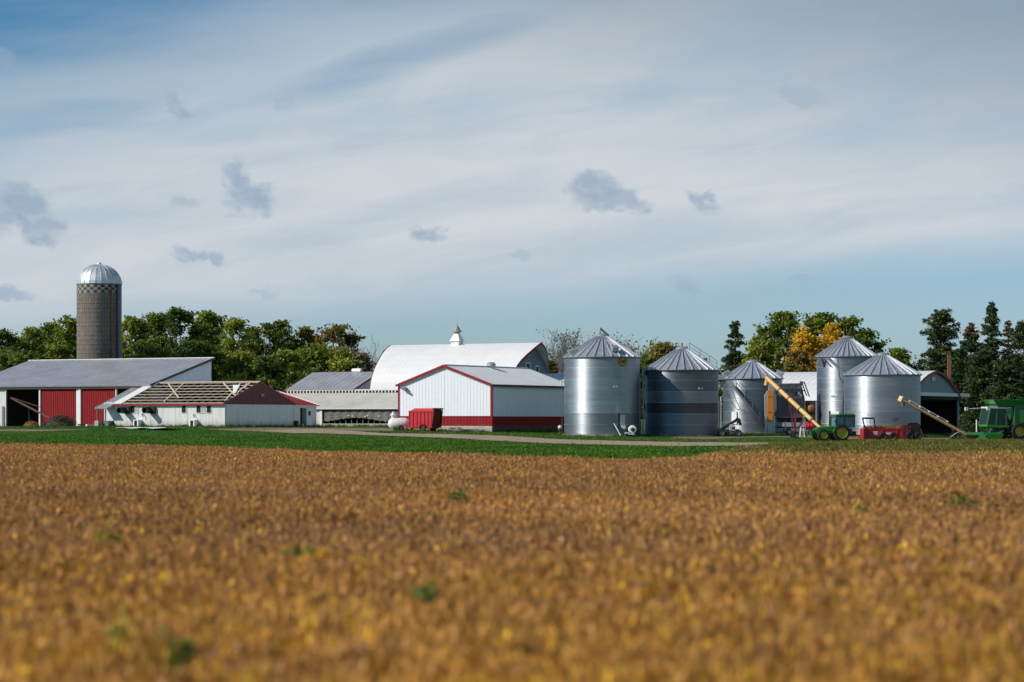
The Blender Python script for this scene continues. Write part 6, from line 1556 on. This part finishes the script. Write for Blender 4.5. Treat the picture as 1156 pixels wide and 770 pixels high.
PALS = {'green': [(0.173, 0.237, 0.025), (0.240, 0.284, 0.033), (0.120, 0.176, 0.023), (0.300, 0.313, 0.038)], 'dark': [(0.112, 0.170, 0.023), (0.158, 0.210, 0.028), (0.075, 0.119, 0.017), (0.210, 0.231, 0.034)],
        'light': [(0.240, 0.299, 0.032), (0.315, 0.339, 0.041), (0.165, 0.231, 0.025), (0.285, 0.284, 0.045)], 'olive': [(0.255, 0.217, 0.038), (0.180, 0.197, 0.032), (0.345, 0.244, 0.051), (0.150, 0.150, 0.028)],
        'gold': [(.74, .46, .035), (.80, .54, .045), (.50, .31, .04), (.20, .23, .03)], 'rusty': [(0.312, 0.196, 0.044), (0.216, 0.184, 0.035), (0.396, 0.218, 0.044), (0.144, 0.155, 0.028)],
        'sparse': [(0.228, 0.253, 0.055), (0.312, 0.276, 0.077), (0.156, 0.196, 0.039), (0.264, 0.253, 0.077)], 'brown': [(0.240, 0.172, 0.088), (0.180, 0.132, 0.072), (0.312, 0.218, 0.121), (0.132, 0.115, 0.050)]}
def broadleaf(label, px, top, wpx, D, pal, base_py=482, dens=1.0, group='leafy trees behind the farm', name='leafy_tree', cat='tree', low=.16, leaf=.245, lobes=None):
    seed = int(px * 7 + top * 13); rg = np.random.RandomState(seed); pr = random.Random(seed)
    x = wx(px, D); g = G(x, D); H = wz(top, D) - g; W = wpx * D / F / 2
    o = thing(name, label, cat, x, D, group=group)
    mb = MB(); tr = max(.07, .021 * H); tips = []
    hb = H * pr.uniform(.24, .32)
    mb.tube([(0, 0, -.3), (pr.uniform(-.1, .1), 0, hb * .5), (pr.uniform(-.2, .2), pr.uniform(-.2, .2), hb)], [tr * 1.35, tr, tr * .85], 8)
    W *= 1.22
    ph = rg.uniform(0, 6.28, 6)
    def env(zr, a):
        # outline of the crown: fullest a little above the middle, with bulges and bites
        t = np.clip((zr - low) / (1 - low), 0, 1)
        base = np.sin(PI * np.clip(.13 + .87 * t ** 1.05, 0, 1)) ** .62
        return W * base * (1 + .20 * np.sin(2 * a + ph[0] + 5 * t) + .15 * np.sin(3 * a + ph[1] - 9 * t) + .12 * np.sin(ph[2] + 17 * t + a))
    ncl = int((28 + 9 * W * H / 8) * dens)
    Lb = []
    for k in range(ncl):
        zr = low + (1 - low) * rg.uniform(.02, .97) ** .85; a = rg.uniform(0, 2 * PI); q = rg.uniform(.15, 1) ** .32
        R0 = env(zr, a) * q; r = rg.uniform(.55, 1.15) * (.55 + .16 * W)
        zz = min(zr * H, H - r * .35)
        Lb.append((Vector((R0 * math.cos(a), R0 * math.sin(a) * .85, zz)), r, r * rg.uniform(.55, .85)))
    Lb.append((Vector((pr.uniform(-.1, .1) * W, 0, H - .5)), .6, .5))
    for c, r, rz in Lb[::6]:
        s = Vector((0, 0, hb * pr.uniform(.6, 1.0))); m = s.lerp(c, .5) + Vector((pr.uniform(-.3, .3), pr.uniform(-.3, .3), .3))
        mb.tube([s, m, c], [tr * .5, tr * .33, tr * .12], 5)
        mb.tube([m.lerp(c, .4), c + Vector((pr.uniform(-1, 1), pr.uniform(-1, 1), pr.uniform(-.3, 1))) * r * .7], [tr * .16, .02], 4)
    mb.build('trunk', M['bark'], o)
    P = np.array(PALS[pal]); Cs, Ks = [], []
    for c, r, rz in Lb:
        n = int(82 * r * r * rg.uniform(.35, 1.35)) + 10
        e = rg.normal(0, 1, (n, 3)); e /= np.linalg.norm(e, axis=1)[:, None]
        e = e * (rg.uniform(0, 1, (n, 1)) ** .55) * np.array((r, r, rz)) * rg.uniform(.75, 1.2, (n, 1))
        # sprays that stick out of the clump give a feathery edge
        sp = rg.normal(0, 1, (4, 3)); sp[:, 2] = np.abs(sp[:, 2]) * .9; sp /= np.linalg.norm(sp, axis=1)[:, None]
        m2 = n // 4; ex = sp[rg.randint(0, 4, m2)] * (r * rg.uniform(.6, 1.75, m2))[:, None] + rg.normal(0, .09, (m2, 3))
        Cs.append(np.array(c) + np.concatenate([e, ex]))
        base = P[rg.choice(len(P), p=[.4, .3, .2, .1])] * rg.uniform(.8, 1.2)
        Ks.append(np.tile(base, (n + m2, 1)) * rg.uniform(.72, 1.28, (n + m2, 1)))
    C = np.concatenate(Cs); K = np.concatenate(Ks); m = (C[:, 2] > .15) & (C[:, 2] < H * 1.01); C, K = C[m], K[m]
    nr = C * np.array((1, 1, .5)) - np.array((0, 0, H * .22)); nr /= np.linalg.norm(nr, axis=1)[:, None] + 1e-6
    nr = nr + rg.normal(0, .85, nr.shape); nr /= np.linalg.norm(nr, axis=1)[:, None]
    np_mesh('crown', leaf_cloud(rg, C, leaf, .62, nr), 4, K, M['leaf'], o)
    return o
def bare(label, px, top, wpx, D, leaves=0, pal='brown', depth=5, name='bare_tree', group='thin leafless trees'):
    seed = int(px * 11 + top); pr = random.Random(seed); rg = np.random.RandomState(seed)
    x = wx(px, D); g = G(x, D); H = wz(top, D) - g; o = thing(name, label, 'tree', x, D, group=group)
    mb = MB(); tips = []; r = .016 * H + .08
    limb(mb, (0, 0, -.2), (0, 0, 1), H * .34, r, 0, pr, None, n=4, sides=7)
    W = wpx * D / F / 2
    for k in range(7):
        a = k * 2.4; limb(mb, (0, 0, H * (.18 + .025 * k)), (math.cos(a) * W / H * 1.5, math.sin(a) * W / H * 1.5, 1), H * pr.uniform(.34, .44), r * .5, depth - 1, pr, tips, .62, 5, 5, (2, 3))
    zm = max(v[2] for v in mb.v); k = H / zm; mb.v = [(a * min(1.0, k * 1.1), b, c * k) for a, b, c in mb.v]
    mb.build('trunk', M['pale_bark'], o)
    if leaves:
        T = np.array([tuple(t) for t in tips]); T[:, 2] *= k; T = T[rg.choice(len(T), leaves)] + rg.normal(0, .35, (leaves, 3)); P = np.array(PALS[pal])
        np_mesh('crown', leaf_cloud(rg, T, .17), 4, P[rg.randint(0, len(P), leaves)] * rg.uniform(.7, 1.3, (leaves, 1)), M['leaf'], o)
    return o
def conifer(label, px, top, wpx, D, gap=.0, dead=0.0, taper=1.0, pal=((0.049, 0.084, 0.025), (0.073, 0.113, 0.032), (0.034, 0.058, 0.019), (0.104, 0.128, 0.036)), name='spruce_tree', low=.03, dens=1.0, group='dark conifers', up_=0.0):
    seed = int(px * 5 + top * 3); rg = np.random.RandomState(seed); pr = random.Random(seed)
    x = wx(px, D); g = G(x, D); H = wz(top, D) - g; W = wpx * D / F / 2 * 1.22
    o = thing(name, label, 'tree', x, D, group=group)
    mb = MB(); mb.tube([(0, 0, -.3), (0, 0, H * .5), (0, 0, H * .99)], [.022 * H, .013 * H, .01], 7)
    P = np.array(pal); Vs, Ks = [], []
    z = H * low
    while z < H * .985:
        t = z / H; rad = W * min(1.0, ((1 - t) ** taper) * 1.08 + .03) ; nb = max(4, int(7 + 4 * (1 - t)))
        a0 = pr.uniform(0, 6.28)
        for k in range(nb):
            if pr.random() < gap: continue
            a = a0 + 2 * PI * k / nb + pr.uniform(-.25, .25); L_ = rad * pr.uniform(.42, 1.22) + .15; z_ = z; z = z + pr.uniform(-.3, .3)
            dz = ((-.22 if t < .72 else .15) + up_) * L_ + pr.uniform(-.16, .16) * L_; d = np.array((math.cos(a), math.sin(a), 0))
            mb.tube([(0, 0, z), tuple(d * L_ * .6 + np.array((0, 0, z + dz * .75))), tuple(d * L_ + np.array((0, 0, z + dz * .7)))], [.045, .03, .01], 3, cap=False)
            n = int((22 + 34 * L_) * dens); s = rg.uniform(.12, 1, n) ** .75; wid = .09 + .17 * L_ * (1 - s * .7)
            C = d * (L_ * s)[:, None] + np.array((0, 0, z)) + np.stack([0 * s, 0 * s, dz * np.sin(s * 1.9)], -1)
            u = np.array((-d[1], d[0], 0)); C = C + u * (rg.normal(0, 1, n) * wid)[:, None] + np.stack([0 * s, 0 * s, rg.normal(-.08, .13, n) * (.6 + L_ * .25)], -1)
            Cd = rg.normal(0, 1, (n, 3)) * .5 + d * .9; Cd[:, 2] -= .2; Cd /= np.linalg.norm(Cd, axis=1)[:, None]
            b = np.cross(Cd, rg.normal(0, 1, (n, 3))); b /= np.linalg.norm(b, axis=1)[:, None]; q = (rg.uniform(.13, .27, n))[:, None]
            Vs.append(np.stack([C - Cd * q, C + b * q * .35, C + Cd * q, C - b * q * .35], 1).reshape(-1, 3))
            base = P[rg.choice(len(P), p=[.4, .3, .2, .1])] if not (dead and t > 1 - dead and pr.random() < .85) else np.array((.17, .095, .045)) * pr.uniform(.6, 1.3)
            Ks.append(np.tile(base, (n, 1)) * rg.uniform(.7, 1.3, (n, 1))); z = z_
        z += H * pr.uniform(.028, .046) * (1.0 - .25 * t)
    mb.build('trunk', M['bark'], o)
    np_mesh('crown', np.concatenate(Vs), 4, np.concatenate(Ks), M['needle'], o)
    return o

TREES = [
 ('dark green tree at the left edge behind the grey barn roof', 4, 373, 44, 346, 'dark'), ('mid green tree second from the left edge behind the barn roof', 34, 370, 40, 350, 'green'),
 ('green tree with a pointed top behind the roof peak, left of the silo', 56, 365, 34, 356, 'dark'), ('tall green tree touching the left side of the silo', 76, 357, 32, 350, 'green'),
 ('leafy tree mostly hidden behind the silo', 112, 364, 44, 360, 'dark'),
 ('bright green tree just right of the silo', 150, 358, 34, 348, 'light'), ('green tree second to the right of the silo', 177, 354, 36, 354, 'green'),
 ('tallest dark topped tree in the row right of the silo', 203, 348, 38, 350, 'dark'), ('broad green tree over the high end of the grey roof', 230, 352, 38, 355, 'green'),
 ('dark tree behind the gable end of the grey barn', 246, 357, 30, 362, 'dark'), ('lighter green tree standing clear right of the grey barn gable', 266, 359, 38, 346, 'light'),
 ('narrow dark tree left of the two slender crowns', 284, 370, 26, 352, 'dark'), ('slender dark green crown above the stripped roof gable', 302, 366, 25, 350, 'dark'),
 ('slender dark crown behind the red annex roof', 319, 362, 25, 354, 'dark'), ('rusty olive tree left of the round brown topped one', 346, 370, 36, 356, 'olive'),
 ('round tree with a brownish olive top left of the bare tree', 381, 367, 46, 350, 'rusty')]
for lb, px, top, w, D, pal in TREES: broadleaf(lb, px, top, w, D, pal, dens=1.1)
SHRUBS = [('pale green bush below the narrow dark tree behind the stripped gable', 272, 397, 40, 338, 'light'), ('dark bush behind the stripped gable peak', 300, 402, 40, 336, 'dark'),
 ('bright green bush at the left end of the upper grey roof', 326, 396, 36, 338, 'light'), ('wide light green bush behind the upper grey roof', 357, 388, 52, 344, 'green'),
 ('light green bush below the round brown topped tree', 388, 394, 40, 342, 'light'), ('brownish bush at the foot of the bare tree by the round roofed barn', 410, 399, 20, 341, 'brown'),
 ('dark bush under the trees at the left edge', 22, 396, 60, 334, 'dark'), ('dark bush behind the barn roof slope left of the silo', 64, 388, 44, 336, 'green'), ('dark undergrowth bush right behind the silo foot', 160, 385, 60, 338, 'dark'), ('dark bush behind the middle of the tree row right of the silo', 215, 385, 64, 340, 'dark'),
 ('brownish bush between the round roofed barn and the tallest bin', 622, 408, 26, 338, 'rusty'), ('dark bush between the two biggest bins and the fir', 812, 416, 24, 334, 'dark'), ('green shrub behind the gap between the two big bins', 728, 404, 34, 338, 'dark')]
for lb, px, top, w, D, pal in SHRUBS: broadleaf(lb, px, top, w, D, pal, dens=.95, group='bushes behind the farm', name='bush', cat='bush', low=.08)
bare('bare grey tree left of the round roofed barn', 416, 377, 30, 345)
bare('tall bare grey tree right of the round roofed barn', 636, 369, 46, 346, 260, 'brown')
bare('smaller bare grey tree right beside the cupola barn gable', 618, 385, 30, 352, 60, 'brown', 4)
bare('thin tree with few green leaves behind the left roof slope of the emblem bin', 660, 374, 34, 350, 1500, 'sparse', name='sparse_tree', group='thin trees with few leaves')
bare('thin leafy tree behind the right roof slope of the emblem bin', 700, 376, 36, 348, 1500, 'sparse', name='sparse_tree', group='thin trees with few leaves')
bare('pale speckled tree in the gap above the two big bins', 722, 380, 36, 345, 2400, 'sparse', name='sparse_tree', group='thin trees with few leaves')
broadleaf('round olive tree peeping over the left roof slope of the dark banded bin', 753, 387, 46, 346, 'olive')
conifer('lone fir with ragged branches left of the golden tree', 830, 360, 36, 342, .18, taper=.62, name='fir_tree', low=.15, group='conifers behind the bins')
RT = [('yellow green tree low beside the lone fir', 857, 385, 36, 340, 'light'), ('tall dark green tree left of the golden one', 882, 353, 46, 350, 'green'),
      ('golden autumn tree with brown lower branches', 908, 369, 32, 339, 'gold'), ('green crown rising behind the golden tree', 924, 354, 46, 352, 'green'), ('bright golden tree behind the slim tall bin', 938, 366, 26, 338, 'gold'),
      ('green tree behind the cap of the slim tall bin', 957, 358, 44, 354, 'green'), ('dark green tree stepping down right of the slim bin cap', 980, 372, 36, 350, 'dark'), ('small green tree over the squat bin roof', 1015, 393, 34, 345, 'green'), ('rusty bush under the golden trees', 902, 397, 38, 334, 'rusty')]
for lb, px, top, w, D, pal in RT: broadleaf(lb, px, top, w, D, pal, group='trees behind the right-hand bins', dens=1.1)
PINE = ((0.065, 0.096, 0.023), (0.091, 0.122, 0.027), (0.039, 0.064, 0.018), (0.117, 0.134, 0.034))
conifer('broad bushy pine behind the arched shed', 1062, 353, 50, 345, .02, taper=.42, pal=PINE, name='pine_tree', up_=.45, dens=1.2)
conifer('spruce with a dead brown tip between the pine and the tallest spruce', 1096, 364, 40, 340, .04, .16, .62)
conifer('tallest spruce with a narrow spire top', 1119, 341, 42, 338, .06, 0, .72)
conifer('thin brownish half bare spruce right of the tallest spruce', 1138, 360, 28, 342, .3, .35, .7, dens=.6)
conifer('dense dark spruce at the right edge', 1156, 360, 50, 335, .03, 0, .5)
conifer('low dark spruce added to fill the shadow above the arched shed', 1084, 392, 40, 334, .03, 0, .55)  # this and the next two are added as filler for the shadow
conifer('low dark spruce added to fill the shadow behind the cab of the combine', 1108, 398, 42, 331, .03, 0, .45)
conifer('low dark spruce added to fill the shadow behind the grain tank of the combine', 1138, 402, 46, 328, .03, 0, .45)

make_grass()

# ------------------------------------------------------------------ render settings
vs = SC.view_settings; SC.display_settings.display_device = 'sRGB'
vs.view_transform = 'Standard'; vs.look = 'None'; vs.exposure = 0; vs.gamma = 1; vs.use_curve_mapping = False
SC.cycles.use_denoising = True
SC.cycles.max_bounces = 6; SC.cycles.diffuse_bounces = 3; SC.cycles.glossy_bounces = 3; SC.cycles.transmission_bounces = 2; SC.cycles.volume_bounces = 0
SC.cycles.sample_clamp_indirect = 5
